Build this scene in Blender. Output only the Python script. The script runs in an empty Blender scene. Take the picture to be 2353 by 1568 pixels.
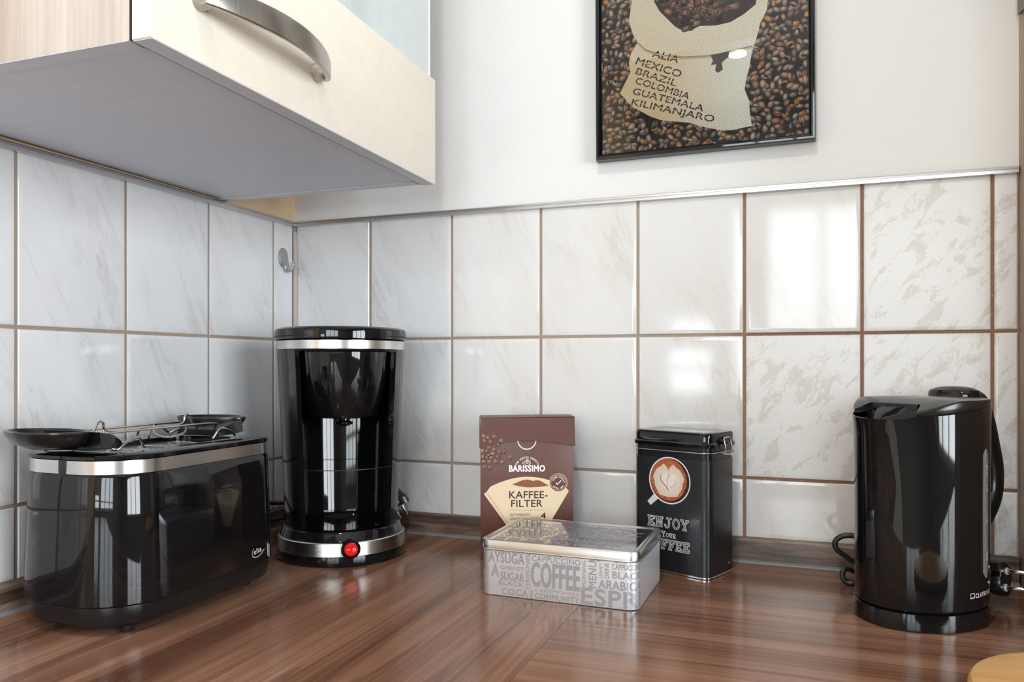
import bpy, bmesh, math, random
from mathutils import Vector, Matrix
random.seed(7)
R = math.radians
C = bpy.context.scene.collection
sc = bpy.context.scene

# ------------------------------------------------------------------ camera
cam = bpy.data.cameras.new('camera')
co = bpy.data.objects.new('camera', cam); C.objects.link(co)
cam.sensor_width = 36.0; cam.sensor_fit = 'HORIZONTAL'
cam.lens = 1768.654 / 2353 * 36.0
cam.shift_y = 54.2 / 2353
cam.clip_start = 0.01
co.location = (0.8214, -1.1191, 0.2738)
co.rotation_euler = (math.pi / 2, 0, 0.3583)
sc.camera = co

# ------------------------------------------------------------------ world, daylight, exposure
w = bpy.data.worlds.new('sky'); sc.world = w; w.use_nodes = True
wn = w.node_tree; bg = wn.nodes['Background']
sky = wn.nodes.new('ShaderNodeTexSky'); sky.sky_type = 'HOSEK_WILKIE'; sky.turbidity = 4.0
sky.sun_direction = Vector((0.3, 0.5, 0.8)).normalized()
wn.links.new(sky.outputs[0], bg.inputs[0]); bg.inputs[1].default_value = 1.5
sc.view_settings.view_transform = 'Standard'; sc.view_settings.look = 'None'
sc.view_settings.gamma = 1.0; sc.view_settings.use_curve_mapping = False
sc.view_settings.exposure = 0.12
sc.cycles.use_denoising = True
sc.cycles.max_bounces = 5; sc.cycles.diffuse_bounces = 4; sc.cycles.glossy_bounces = 4
sc.cycles.use_adaptive_sampling = True; sc.cycles.adaptive_threshold = 0.06; sc.cycles.adaptive_min_samples = 16
sc.cycles.transparent_max_bounces = 6; sc.cycles.caustics_reflective = False; sc.cycles.caustics_refractive = False
sc.cycles.sample_clamp_indirect = 6.0

def area_light(name, loc, rot, sx, sy, power, col):
    l = bpy.data.lights.new(name, 'AREA'); l.shape = 'RECTANGLE'; l.size = sx; l.size_y = sy
    l.energy = power; l.color = col
    o = bpy.data.objects.new(name, l); C.objects.link(o); o.location = loc; o.rotation_euler = rot
    return o
# daylight standing in the openings of the three windows: two behind the camera, one added in the right wall as fill
area_light('daylight', (1.15, -3.10, 0.66), (R(90), 0, 0), 1.20, 1.12, 44, (0.88, 0.945, 1.0))
area_light('daylight', (0.29, -3.10, 0.66), (R(90), 0, 0), 0.40, 1.12, 16, (0.88, 0.945, 1.0))
area_light('daylight', (3.20, -1.75, 0.56), (R(90), 0, R(90)), 1.50, 1.42, 112, (0.91, 0.94, 1.0))  # fill for the left wall and cabinet front, through the added window

# ------------------------------------------------------------------ helpers
def lin(c):
    f = lambda v: (v / 12.92 if v <= 0.04045 else ((v + 0.055) / 1.055) ** 2.4)
    return tuple(f(x / 255.0) for x in c)

def tag(o, label=None, cat=None, group=None, kind=None):
    if label: o['label'] = label
    if cat: o['category'] = cat
    if group: o['group'] = group
    if kind: o['kind'] = kind
    return o

def obj(name, me, mat=None, parent=None, loc=(0, 0, 0), rot=(0, 0, 0)):
    o = bpy.data.objects.new(name, me); C.objects.link(o)
    if mat is not None and me is not None and len(me.materials) == 0:
        for m in (mat if isinstance(mat, (list, tuple)) else [mat]): me.materials.append(m)
    o.location = loc; o.rotation_euler = rot
    if parent: o.parent = parent
    return o

def thing(name, label, cat, loc=(0, 0, 0), rotz=0.0, group=None):
    o = bpy.data.objects.new(name, None); C.objects.link(o)
    o.empty_display_size = 0.02
    o.location = loc; o.rotation_euler = (0, 0, rotz)
    return tag(o, label, cat, group)

def mesh(verts, faces, smooth=False, name='mesh'):
    me = bpy.data.meshes.new(name); me.from_pydata([tuple(v) for v in verts], [], faces); me.update()
    if smooth:
        for p in me.polygons: p.use_smooth = True
    return me

def fin(bm, smooth=None, name='mesh'):
    bmesh.ops.recalc_face_normals(bm, faces=bm.faces)
    me = bpy.data.meshes.new(name); bm.to_mesh(me); bm.free()
    if smooth:
        for p in me.polygons: p.use_smooth = True
        me.set_sharp_from_angle(angle=R(smooth))
    return me

def bm_box(bm, x0, x1, y0, y1, z0, z1):
    vs = [bm.verts.new(p) for p in ((x0, y0, z0), (x1, y0, z0), (x1, y1, z0), (x0, y1, z0), (x0, y0, z1), (x1, y0, z1), (x1, y1, z1), (x0, y1, z1))]
    for f in ((0, 3, 2, 1), (4, 5, 6, 7), (0, 1, 5, 4), (1, 2, 6, 5), (2, 3, 7, 6), (3, 0, 4, 7)):
        bm.faces.new([vs[i] for i in f])
    return vs

def box(x0, x1, y0, y1, z0, z1, bev=0.0, seg=2):
    bm = bmesh.new(); bm_box(bm, x0, x1, y0, y1, z0, z1)
    if bev > 0: bmesh.ops.bevel(bm, geom=bm.edges[:], offset=bev, segments=seg, profile=0.5, affect='EDGES')
    return fin(bm, 40 if bev > 0 else None)

def boxes(lst):
    bm = bmesh.new()
    for b in lst: bm_box(bm, *b)
    return fin(bm)

def rrect(hx, hy, rad, n=8):
    """outline of a rounded rectangle, counter-clockwise; rad = radius or 4 radii (+x+y, -x+y, -x-y, +x-y)"""
    if not isinstance(rad, (tuple, list)): rad = (rad,) * 4
    out = []
    for k, (sx, sy) in enumerate(((1, 1), (-1, 1), (-1, -1), (1, -1))):
        r = rad[k]; cx, cy = sx * (hx - r), sy * (hy - r)
        for i in range(n + 1):
            a = k * math.pi / 2 + i / n * math.pi / 2
            out.append((cx + r * math.cos(a), cy + r * math.sin(a)))
    return out

def ellipse(a, b, n=48, e=2.0, cx=0, cy=0):
    out = []
    for i in range(n):
        t = 2 * math.pi * i / n; c, s = math.cos(t), math.sin(t)
        out.append((cx + a * math.copysign(abs(c) ** (2 / e), c), cy + b * math.copysign(abs(s) ** (2 / e), s)))
    return out

def loft(rings, cap0=True, cap1=True, sharp=35, closed=True):
    """rings: lists of 3-D points with equal length"""
    n = len(rings[0]); bm = bmesh.new()
    vs = [[bm.verts.new(p) for p in r] for r in rings]
    m = n if closed else n - 1
    for a, b in zip(vs[:-1], vs[1:]):
        for i in range(m):
            j = (i + 1) % n
            bm.faces.new((a[i], a[j], b[j], b[i]))
    if cap0: bm.faces.new(vs[0][::-1])
    if cap1: bm.faces.new(vs[-1])
    return fin(bm, sharp)

def lev(outline, z): return [(x, y, z) for x, y in outline]

def lathe(prof, n=64, cx=0, cy=0, a0=0.0, a1=2 * math.pi, sharp=35, cap=True):
    rings = []
    for r, z in prof:
        rings.append([(cx + r * math.cos(a0 + (a1 - a0) * i / n), cy + r * math.sin(a0 + (a1 - a0) * i / n), z) for i in range(n)])
    return loft(rings, cap, cap, sharp)

def catmull(pts, sub=6, closed=False):
    P = [Vector(p) for p in pts]; n = len(P); out = []
    rng = n if closed else n - 1
    for i in range(rng):
        p0 = P[(i - 1) % n] if closed or i > 0 else P[0] * 2 - P[1]
        p1 = P[i]; p2 = P[(i + 1) % n]
        p3 = P[(i + 2) % n] if closed or i + 2 < n else P[-1] * 2 - P[-2]
        for k in range(sub):
            t = k / sub
            out.append(0.5 * ((2 * p1) + (-p0 + p2) * t + (2 * p0 - 5 * p1 + 4 * p2 - p3) * t * t + (-p0 + 3 * p1 - 3 * p2 + p3) * t ** 3))
    if not closed: out.append(P[-1])
    return out

def tube(pts, r, sub=6, n=10, closed=False, sm=True):
    path = catmull(pts, sub, closed) if sm else [Vector(p) for p in pts]
    rings = []; up = None; m = len(path)
    for i, p in enumerate(path):
        a = path[(i - 1) % m] if (closed or i > 0) else path[0]
        b = path[(i + 1) % m] if (closed or i < m - 1) else path[-1]
        t = (b - a).normalized()
        if up is None:
            up = Vector((0, 0, 1)) if abs(t.z) < 0.9 else Vector((1, 0, 0))
        s = t.cross(up).normalized(); up = s.cross(t).normalized()
        rr = r(i / (m - 1)) if callable(r) else r
        rings.append([p + rr * (math.cos(2 * math.pi * k / n) * s + math.sin(2 * math.pi * k / n) * up) for k in range(n)])
    if closed:
        rings.append(rings[0])
        bm = bmesh.new(); vs = [[bm.verts.new(p) for p in q] for q in rings[:-1]]
        for i in range(m):
            a, b = vs[i], vs[(i + 1) % m]
            for k in range(n): bm.faces.new((a[k], a[(k + 1) % n], b[(k + 1) % n], b[k]))
        return fin(bm, 60)
    return loft(rings, True, True, 60)

def strokes2d(pts, wd):
    """a polyline of width wd as quads (2-D)"""
    out = []
    for (x0, y0), (x1, y1) in zip(pts[:-1], pts[1:]):
        dx, dy = x1 - x0, y1 - y0; l = math.hypot(dx, dy) or 1e-9
        ex, ey = dx / l * wd * 0.35, dy / l * wd * 0.35; nx, ny = -dy / l * wd / 2, dx / l * wd / 2
        out.append([(x0 - ex + nx, y0 - ey + ny), (x0 - ex - nx, y0 - ey - ny), (x1 + ex - nx, y1 + ey - ny), (x1 + ex + nx, y1 + ey + ny)])
    return out

# ------------------------------------------------------------------ lettering
_txt = {}
def text_mesh(s, off=0.0):
    """2-D polygons of a string; cap height 1, starting at x = 0"""
    key = (s, off)
    if key in _txt: return _txt[key]
    def raw(t):
        cu = bpy.data.curves.new('t', 'FONT'); cu.body = t; cu.size = 1.0; cu.resolution_u = 3
        cu.space_character = 1.0 + off * 1.6
        o = bpy.data.objects.new('t', cu); C.objects.link(o)
        dg = bpy.context.evaluated_depsgraph_get(); dg.update()
        ev = o.evaluated_get(dg); me = ev.to_mesh()
        v = [(p.co.x, p.co.y) for p in me.vertices]; f = [tuple(p.vertices) for p in me.polygons]
        ev.to_mesh_clear(); bpy.data.objects.remove(o); bpy.data.curves.remove(cu)
        return v, f
    if ('H', off) not in _txt and s != 'H': text_mesh('H', off)
    v, f = raw(s)
    if s == 'H': base = (min(p[1] for p in v), max(p[1] for p in v))
    else: base = _txt[('base', off)]
    _txt[('base', off)] = base
    h = base[1] - base[0]; x0 = min(p[0] for p in v)
    v = [((x - x0) / h, (y - base[0]) / h) for x, y in v]
    _txt[key] = (v, f); return _txt[key]

class Print:
    """flat coloured print on a surface, gathered polygon by polygon"""
    def __init__(self): self.v = []; self.f = []; self.c = []; self.m = []
    def poly(self, pts, col, layer=0, mat=0):
        i = len(self.v); self.v += [(x, y, layer) for x, y in pts]
        self.f.append(tuple(range(i, i + len(pts)))); self.m.append(mat)
        self.c.append([col] * len(pts) if not isinstance(col, list) else col)
    def fan(self, pts, ctr, col_in, col_out, layer=0, mat=0):
        for k in range(len(pts)):
            ci = col_out[k] if isinstance(col_out, list) else col_out
            cj = col_out[(k + 1) % len(pts)] if isinstance(col_out, list) else col_out
            self.poly([ctr, pts[k], pts[(k + 1) % len(pts)]], [col_in, ci, cj], layer, mat)
    def line(self, pts, wd, col, layer=0):
        for q in strokes2d(pts, wd): self.poly(q, col, layer)
    def ring(self, cx, cy, r0, r1, col, layer=0, n=40):
        for k in range(n):
            a, b = 2 * math.pi * k / n, 2 * math.pi * (k + 1) / n
            self.poly([(cx + r0 * math.cos(a), cy + r0 * math.sin(a)), (cx + r1 * math.cos(a), cy + r1 * math.sin(a)), (cx + r1 * math.cos(b), cy + r1 * math.sin(b)), (cx + r0 * math.cos(b), cy + r0 * math.sin(b))], col, layer)
    def text(self, s, x, y, h, wd=None, rot=0.0, col=(1, 1, 1), layer=1, off=0.03, clip=None):
        v, f = text_mesh(s, off); mx = max(p[0] for p in v)
        sx = (wd / mx) if wd else h
        c, sn = math.cos(rot), math.sin(rot)
        d = off * h; dx_ = off * sx if wd else d
        for n_, (ox, oy) in enumerate([(0, 0)] if off < 0.005 else [(-1, 0), (1, 0), (0, 1), (0, -1), (-.7, .7), (.7, .7), (-.7, -.7), (.7, -.7)]):
            P = [(x + (px * sx + ox * d) * c - (py * h + oy * d) * sn, y + (px * sx + ox * d) * sn + (py * h + oy * d) * c) for px, py in v]
            i = len(self.v); self.v += [(a, b, layer + 0.05 * n_) for a, b in P]
            for q in f:
                if clip and any(not clip(*P[k]) for k in q): continue
                self.f.append(tuple(i + k for k in q)); self.c.append([col] * len(q)); self.m.append(0)
    def arc_text(self, s, cx, cy, r, a0, a1, h, col, layer=1, off=0.02, inward=False):
        n = len(s)
        for k, ch in enumerate(s):
            if ch == ' ': continue
            a = a0 + (a1 - a0) * (k + 0.5) / n
            v, _ = text_mesh(ch, off); wch = max(p[0] for p in v) * h
            t = a - math.pi / 2 if not inward else a + math.pi / 2
            x = cx + r * math.cos(a) - wch / 2 * math.cos(t); y = cy + r * math.sin(a) - wch / 2 * math.sin(t)
            self.text(ch, x, y, h, None, t, col, layer, off)
    def build(self, name, mats, parent, fn, step=0.00006, cuts=()):
        """fn(u, v, lift) -> local 3-D point"""
        me = bpy.data.meshes.new(name)
        me.from_pydata(self.v if cuts else [tuple(fn(x, y, (l + 1) * step)) for x, y, l in self.v], [], self.f)
        at = me.color_attributes.new('Col', 'FLOAT_COLOR', 'CORNER')
        flat = []
        for cs in self.c:
            for c in cs: flat += [c[0], c[1], c[2], 1.0]
        at.data.foreach_set('color', flat)
        for p, m in zip(me.polygons, self.m): p.material_index = m
        if cuts:        # slice the print so that it can follow a curved surface
            bm = bmesh.new(); bm.from_mesh(me)
            for u in cuts:
                bmesh.ops.bisect_plane(bm, geom=bm.verts[:] + bm.edges[:] + bm.faces[:], dist=1e-6, plane_co=(u, 0, 0), plane_no=(1, 0, 0))
            for v in bm.verts: v.co = fn(v.co.x, v.co.y, (v.co.z + 1) * step)
            bm.to_mesh(me); bm.free()
        me.update()
        return obj(name, me, mats, parent)

# ------------------------------------------------------------------ materials
MAT = {}
class NT:
    def __init__(self, name):
        self.m = bpy.data.materials.new(name); self.m.use_nodes = True
        self.t = self.m.node_tree; self.b = self.t.nodes['Principled BSDF']; MAT[name] = self.m
    def n(self, kind, **kw):
        o = self.t.nodes.new('ShaderNode' + kind)
        for k, v in kw.items(): setattr(o, k, v)
        return o
    def l(self, a, b): self.t.links.new(a, b)
    def ramp(self, fac, stops, interp='LINEAR'):
        r = self.n('ValToRGB'); e = r.color_ramp; e.interpolation = interp
        while len(e.elements) < len(stops): e.elements.new(0.5)
        for q, (p, c) in zip(e.elements, stops): q.position = p; q.color = (*c, 1) if len(c) == 3 else c
        self.l(fac, r.inputs[0]); return r.outputs[0]
    def coords(self, scale=(1, 1, 1), rot=(0, 0, 0), kind='Object', rand=False):
        tc = self.n('TexCoord'); mp = self.n('Mapping')
        mp.inputs['Scale'].default_value = scale; mp.inputs['Rotation'].default_value = rot
        src = tc.outputs[kind]
        if rand:
            oi = self.n('ObjectInfo'); mu = self.n('VectorMath', operation='SCALE'); mu.inputs['Scale'].default_value = 13.7
            cb = self.n('CombineXYZ')
            for k in range(3): self.l(oi.outputs['Random'], cb.inputs[k])
            self.l(cb.outputs[0], mu.inputs[0]); ad = self.n('VectorMath', operation='ADD')
            self.l(src, ad.inputs[0]); self.l(mu.outputs[0], ad.inputs[1]); src = ad.outputs[0]
        self.l(src, mp.inputs[0]); return mp.outputs[0]
    def noise(self, vec, scale=1.0, detail=3.0, rough=0.5, dist=0.0):
        o = self.n('TexNoise'); o.inputs['Scale'].default_value = scale; o.inputs['Detail'].default_value = detail
        o.inputs['Roughness'].default_value = rough; o.inputs['Distortion'].default_value = dist
        self.l(vec, o.inputs['Vector']); return o.outputs[0]
    def mix(self, fac, a, b, mode='MIX'):
        o = self.n('Mix', data_type='RGBA', blend_type=mode)
        for s, v in ((o.inputs[0], fac), (o.inputs[6], a), (o.inputs[7], b)):
            if isinstance(v, (int, float)): s.default_value = v
            elif isinstance(v, tuple): s.default_value = (*v, 1) if len(v) == 3 else v
            else: self.l(v, s)
        return o.outputs[2]
    def math(self, op, a, b=None):
        o = self.n('Math', operation=op)
        for s, v in ((o.inputs[0], a), (o.inputs[1], b)):
            if v is None: continue
            if isinstance(v, (int, float)): s.default_value = v
            else: self.l(v, s)
        return o.outputs[0]
    def bump(self, h, strength=0.2, dist=0.001):
        o = self.n('Bump'); o.inputs['Strength'].default_value = strength; o.inputs['Distance'].default_value = dist
        self.l(h, o.inputs['Height']); self.l(o.outputs[0], self.b.inputs['Normal'])
    def set(self, **kw):
        names = dict(col='Base Color', rough='Roughness', metal='Metallic', spec='Specular IOR Level', coat='Coat Weight', coatr='Coat Roughness', ior='IOR', trans='Transmission Weight', em='Emission Color', ems='Emission Strength', sheen='Sheen Weight', aniso='Anisotropic')
        for k, v in kw.items():
            s = self.b.inputs[names[k]]
            if isinstance(v, (int, float)): s.default_value = v
            elif isinstance(v, tuple): s.default_value = (*v, 1) if len(v) == 3 else v
            else: self.l(v, s)
        return self

def plain(name, col, rough=0.5, metal=0.0, bump=None, **kw):
    t = NT(name); t.set(rough=rough, metal=metal, **kw)
    v = t.coords((1, 1, 1)); nz = t.noise(v, 60, 3)
    c = t.mix(nz, tuple(x * 0.94 for x in col), tuple(min(1, x * 1.06) for x in col)); t.set(col=c)
    if bump: t.bump(t.noise(t.coords(), bump[0], 4), bump[1], bump[2])
    return t.m

plain('black_gloss', (0.0045, 0.0045, 0.0055), 0.045)
plain('black_satin', (0.008, 0.008, 0.009), 0.22)
plain('black_matte', (0.010, 0.010, 0.011), 0.45)
plain('black_print', (0.012, 0.013, 0.016), 0.28, coat=0.15, coatr=0.1)
plain('cavity_black', (0.003, 0.003, 0.003), 0.5)
plain('rubber', (0.012, 0.012, 0.013), 0.38)
plain('chrome', (0.72, 0.70, 0.67), 0.12, 1.0)
plain('wire_steel', (0.62, 0.57, 0.52), 0.16, 1.0)
plain('white_plastic', (0.75, 0.75, 0.75), 0.35)
plain('hook_grey', (0.38, 0.39, 0.40), 0.4, 0.6)
plain('cabinet_cream', (0.83, 0.755, 0.655), 0.45)
plain('cabinet_edge', (0.80, 0.79, 0.80), 0.4)
plain('cabinet_bottom', (0.67, 0.705, 0.79), 0.45)
plain('cabinet_inner', (0.75, 0.75, 0.74), 0.5)
plain('shaded_gap', (0.07, 0.05, 0.055), 0.6)
plain('ceiling_paint', (0.80, 0.79, 0.77), 0.85)
plain('room_paint', (0.42, 0.40, 0.37), 0.85)
plain('floor_tile', (0.46, 0.44, 0.42), 0.35)
plain('window_white', (0.80, 0.80, 0.80), 0.3)
plain('blind_fabric', (0.62, 0.60, 0.58), 0.9)
plain('corner_silicone', (0.45, 0.38, 0.34), 0.5)
plain('joint_lip', (0.20, 0.20, 0.215), 0.4)
plain('red_rocker', (0.72, 0.008, 0.006), 0.15, coat=0.5)
plain('carton_inner', (0.55, 0.49, 0.42), 0.8)
plain('gauge_grey', (0.22, 0.22, 0.235), 0.3)

def brushed(name, col, rough, scale):
    t = NT(name); v = t.coords(scale); nz = t.noise(v, 1.0, 4, 0.7)
    t.set(col=t.mix(nz, tuple(x * 0.82 for x in col), tuple(min(1, x * 1.1) for x in col)), metal=1.0)
    t.set(rough=t.math('ADD', t.math('MULTIPLY', nz, 0.14), rough - 0.07)); return t.m
brushed('steel_band', (0.66, 0.64, 0.61), 0.24, (6, 6, 1500))
brushed('handle_steel', (0.46, 0.43, 0.40), 0.30, (900, 6, 6))
brushed('aluminium', (0.66, 0.65, 0.66), 0.30, (4, 4, 1400))
brushed('tin_steel', (0.82, 0.83, 0.86), 0.40, (40, 40, 900))
MAT['tin_steel'].node_tree.nodes['Principled BSDF'].inputs['Metallic'].default_value = 0.72
plain('rim_steel', (0.66, 0.67, 0.69), 0.27, 1.0)
brushed('lid_steel', (0.64, 0.64, 0.66), 0.085, (300, 12, 12))

def plaster(name, col):
    t = NT(name); v = t.coords()
    nz = t.noise(v, 260, 5, 0.6)
    t.set(col=t.mix(t.noise(v, 5, 2), tuple(x * 0.97 for x in col), col), rough=0.9); t.bump(nz, 0.35, 0.0012); return t.m
plaster('plaster_white', (0.79, 0.79, 0.785))
plaster('plaster_apricot', (0.74, 0.55, 0.36))

def marble(name, base, vein, amount, rough, sc1=7.0, ang=0.95):
    t = NT(name); v = t.coords((1, 1, 1), (0, ang, 0), rand=True)
    st = t.n('Mapping'); st.inputs['Scale'].default_value = (58, 58, 11); t.l(v, st.inputs[0])
    a = t.noise(st.outputs[0], 1.0, 6, 0.62, 0.6)
    fine = t.ramp(a, [(0.50, (0, 0, 0)), (0.585, (1, 1, 1)), (0.62, (0.25, 0.25, 0.25)), (0.75, (0, 0, 0))])
    st2 = t.n('Mapping'); st2.inputs['Scale'].default_value = (sc1 * 1.4, sc1 * 1.4, sc1 * 0.45); t.l(v, st2.inputs[0])
    cloud = t.noise(st2.outputs[0], 1.0, 3, 0.5)
    msk = t.ramp(cloud, [(0.42, (0, 0, 0)), (0.66, (1, 1, 1))])
    f = t.math('MULTIPLY', t.math('MULTIPLY', fine, msk), amount)
    c = t.mix(f, base, vein); c = t.mix(t.math('MULTIPLY', msk, 0.18), c, vein)
    t.set(col=c, rough=rough, spec=0.5); t.bump(t.noise(v, 16, 2), 0.05, 0.002); return t.m
marble('tile_marble', (0.74, 0.735, 0.745), (0.47, 0.44, 0.44), 0.55, 0.09, ang=0.42)
marble('tile_marble_warm', (0.745, 0.74, 0.74), (0.56, 0.48, 0.425), 0.42, 0.09, ang=0.42)

t = NT('tile_decor')
v = t.coords((1, 1, 1), (0, -0.65, 0), rand=True)
a = t.noise(v, 520, 4, 0.75); st = t.n('Mapping'); st.inputs['Scale'].default_value = (52, 52, 24); t.l(v, st.inputs[0])
b = t.noise(st.outputs[0], 1.0, 4, 0.6, 0.8)
s = t.math('ADD', t.math('MULTIPLY', a, 0.5), b)
f = t.ramp(s, [(0.0, (0, 0, 0)), (0.80, (0, 0, 0)), (0.83, (1, 1, 1)), (1, (1, 1, 1))])
t.set(col=t.mix(t.math('MULTIPLY', f, 0.62), (0.75, 0.745, 0.74), (0.56, 0.50, 0.455)), rough=0.30)
t.bump(a, 0.04, 0.001)

t = NT('grout')
v = t.coords(); nz = t.noise(v, 320, 4, 0.7); big = t.noise(v, 3.0, 1)
tc = t.n('TexCoord'); sx = t.n('SeparateXYZ'); t.l(tc.outputs['Object'], sx.inputs[0])
rust = t.ramp(sx.outputs[0], [(0.70, (0, 0, 0)), (0.76, (1, 1, 1))])
c = t.mix(rust, (0.36, 0.28, 0.225), (0.24, 0.125, 0.08))
spk = t.ramp(nz, [(0.60, (0, 0, 0)), (0.66, (1, 1, 1))])
c = t.mix(t.math('MULTIPLY', spk, t.math('MULTIPLY', rust, 0.45)), c, (0.62, 0.55, 0.5)); t.set(col=c, rough=0.75); t.bump(nz, 0.5, 0.001)

def wood(name, along, stops, band=12.0, fine=110.0, rough=0.3, plank=None, coat=0.0, stretch=0.8, spec=0.5):
    t = NT(name); ax = 'xyz'.index(along)
    sc1 = [band] * 3; sc1[ax] = stretch; sc2 = [fine] * 3; sc2[ax] = stretch * 5
    v1 = t.coords(tuple(sc1)); v2 = t.coords(tuple(sc2))
    n1 = t.noise(v1, 1.0, 5, 0.55, 0.35); n2 = t.noise(v2, 1.0, 3, 0.6)
    f = t.math('ADD', t.math('MULTIPLY', n1, 0.70), t.math('MULTIPLY', n2, 0.30))
    if plank:
        tc = t.n('TexCoord'); s = t.n('SeparateXYZ'); t.l(tc.outputs['Object'], s.inputs[0])
        acr = s.outputs[1 if along == 'x' else 0]
        fl = t.math('FLOOR', t.math('DIVIDE', t.math('ADD', acr, 0.013), plank))
        wn_ = t.n('TexWhiteNoise', noise_dimensions='1D'); t.l(fl, wn_.inputs['W'])
        f = t.math('ADD', f, t.math('MULTIPLY', t.math('SUBTRACT', wn_.outputs[0], 0.5), 0.10))
    c = t.ramp(f, stops)
    if plank:       # thin dark growth lines
        sc3 = [11.0] * 3; sc3[ax] = 0.45
        n3 = t.noise(t.coords(tuple(sc3)), 1.0, 3, 0.5, 0.5)
        ln = t.ramp(n3, [(0.475, (0, 0, 0)), (0.492, (1, 1, 1)), (0.500, (0.9, 0.9, 0.9)), (0.512, (0, 0, 0))])
        c = t.mix(t.math('MULTIPLY', ln, 0.45), c, stops[0][1])
    t.set(col=c, rough=rough, coat=coat, coatr=0.15, spec=spec)
    t.bump(n2, 0.05, 0.0005); return t.m
walnut = [(0.24, (0.055, 0.023, 0.013)), (0.38, (0.130, 0.060, 0.036)), (0.48, (0.205, 0.100, 0.062)), (0.58, (0.275, 0.143, 0.092)), (0.74, (0.40, 0.230, 0.158))]
wood('worktop_lengthwise', 'y', walnut, 18, 210, 0.17, 0.062)
wood('worktop_crosswise', 'x', walnut, 18, 210, 0.17, 0.062)
strip_st = [(0.32, (0.022, 0.015, 0.012)), (0.46, (0.095, 0.062, 0.046)), (0.56, (0.19, 0.135, 0.105)), (0.7, (0.30, 0.23, 0.18))]
wood('strip_wood_x', 'x', strip_st, 110, 520, 0.35, stretch=7)
wood('strip_wood_y', 'y', strip_st, 110, 520, 0.35, stretch=7)
wood('pale_oak', 'z', [(0.3, (0.42, 0.345, 0.30)), (0.47, (0.55, 0.475, 0.435)), (0.6, (0.63, 0.565, 0.53)), (0.75, (0.70, 0.645, 0.61))], 26, 300, 0.45, stretch=1.5)
wood('panel_oak', 'z', [(0.3, (0.30, 0.20, 0.145)), (0.5, (0.43, 0.31, 0.235)), (0.7, (0.54, 0.41, 0.32))], 30, 350, 0.45, stretch=1.2)
wood('dark_board', 'z', [(0.3, (0.06, 0.045, 0.038)), (0.5, (0.14, 0.11, 0.095)), (0.7, (0.22, 0.18, 0.15))], 30, 350, 0.4, stretch=1.2)
wood('beech', 'x', [(0.3, (0.52, 0.27, 0.095)), (0.5, (0.66, 0.38, 0.155)), (0.7, (0.74, 0.47, 0.22))], 14, 200, 0.38, stretch=1.0)

t = NT('print_ink'); at = t.n('Attribute'); at.attribute_name = 'Col'; t.set(col=at.outputs['Color'], rough=0.4)
t = NT('print_photo'); at = t.n('Attribute'); at.attribute_name = 'Col'; t.set(col=at.outputs['Color'], rough=0.8, spec=0.05)
t = NT('print_sack'); at = t.n('Attribute'); at.attribute_name = 'Col'
v = t.coords((1, 1, 1), (0, 0.2, 0)); ck = t.n('TexChecker'); ck.inputs['Scale'].default_value = 430; t.l(v, ck.inputs['Vector'])
nz = t.noise(v, 420, 3, 0.7)
fac = t.math('MAXIMUM', t.math('MULTIPLY', t.math('SUBTRACT', t.math('ADD', t.math('MULTIPLY', ck.outputs['Fac'], 0.36), nz), 0.54), 0.9), 0.0)
t.set(col=t.mix(fac, at.outputs['Color'], (0.40, 0.25, 0.155), 'MIX'), rough=0.8, spec=0.05)
t = NT('print_metal'); at = t.n('Attribute'); at.attribute_name = 'Col'; t.set(col=at.outputs['Color'], rough=0.36, metal=0.45)
plain('carton_brown', lin((92, 52, 44)), 0.42)

def pane_mat(name, tint, fmin, fmax, rough=0.0):
    m = bpy.data.materials.new(name); m.use_nodes = True; t = m.node_tree; t.nodes.clear(); MAT[name] = m
    o = t.nodes.new('ShaderNodeOutputMaterial'); tr = t.nodes.new('ShaderNodeBsdfTransparent'); tr.inputs[0].default_value = (*tint, 1)
    g = t.nodes.new('ShaderNodeBsdfGlossy'); g.inputs['Roughness'].default_value = rough; g.inputs[0].default_value = (1, 1, 1, 1)
    f = t.nodes.new('ShaderNodeFresnel'); f.inputs[0].default_value = 1.45; mx = t.nodes.new('ShaderNodeMixShader')
    t.links.new(f.outputs[0], mx.inputs[0]); t.links.new(tr.outputs[0], mx.inputs[1]); t.links.new(g.outputs[0], mx.inputs[2]); t.links.new(mx.outputs[0], o.inputs[0])
    return m
pane_mat('clear_glass', (0.97, 0.99, 0.98), 0, 1)
plain('frosted_glass', (0.66, 0.73, 0.73), 0.16, spec=0.6, coat=0.4, coatr=0.05)

t = NT('lamp_glow'); t.set(col=(0.9, 0.85, 0.75), em=(1.0, 0.86, 0.68), ems=9.0)

# ================================================================== the setting
ZC, ZF = 1.62, -0.88            # ceiling, floor (worktop surface is z = 0)
X1, Y1 = 3.1, -3.0
wl = obj('wall_left', box(-0.14, -0.004, Y1 - 0.15, 0.14, ZF, ZC), MAT['plaster_apricot'])
tag(wl, 'apricot painted left wall tiled above the worktop', 'wall', kind='structure')
wb = obj('wall_back', box(-0.004, X1, 0.004, 0.14, ZF, ZC), MAT['plaster_white'])
tag(wb, 'white plastered back wall tiled above the worktop', 'wall', kind='structure')
W3Y = (-2.5, -1.0); W3Z = (-0.15, 1.27)
wr = obj('wall_right', boxes([(X1, X1 + 0.15, Y1 - 0.15, W3Y[0], ZF, ZC), (X1, X1 + 0.15, W3Y[1], 0.14, ZF, ZC), (X1, X1 + 0.15, *W3Y, ZF, W3Z[0]), (X1, X1 + 0.15, *W3Y, W3Z[1], ZC)]), MAT['room_paint'])
tag(wr, 'plain off white wall on the right of the kitchen', 'wall', kind='structure')
WX = [(0.09, 0.49), (0.55, 1.75)]; WZ = (0.10, 1.22)
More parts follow.
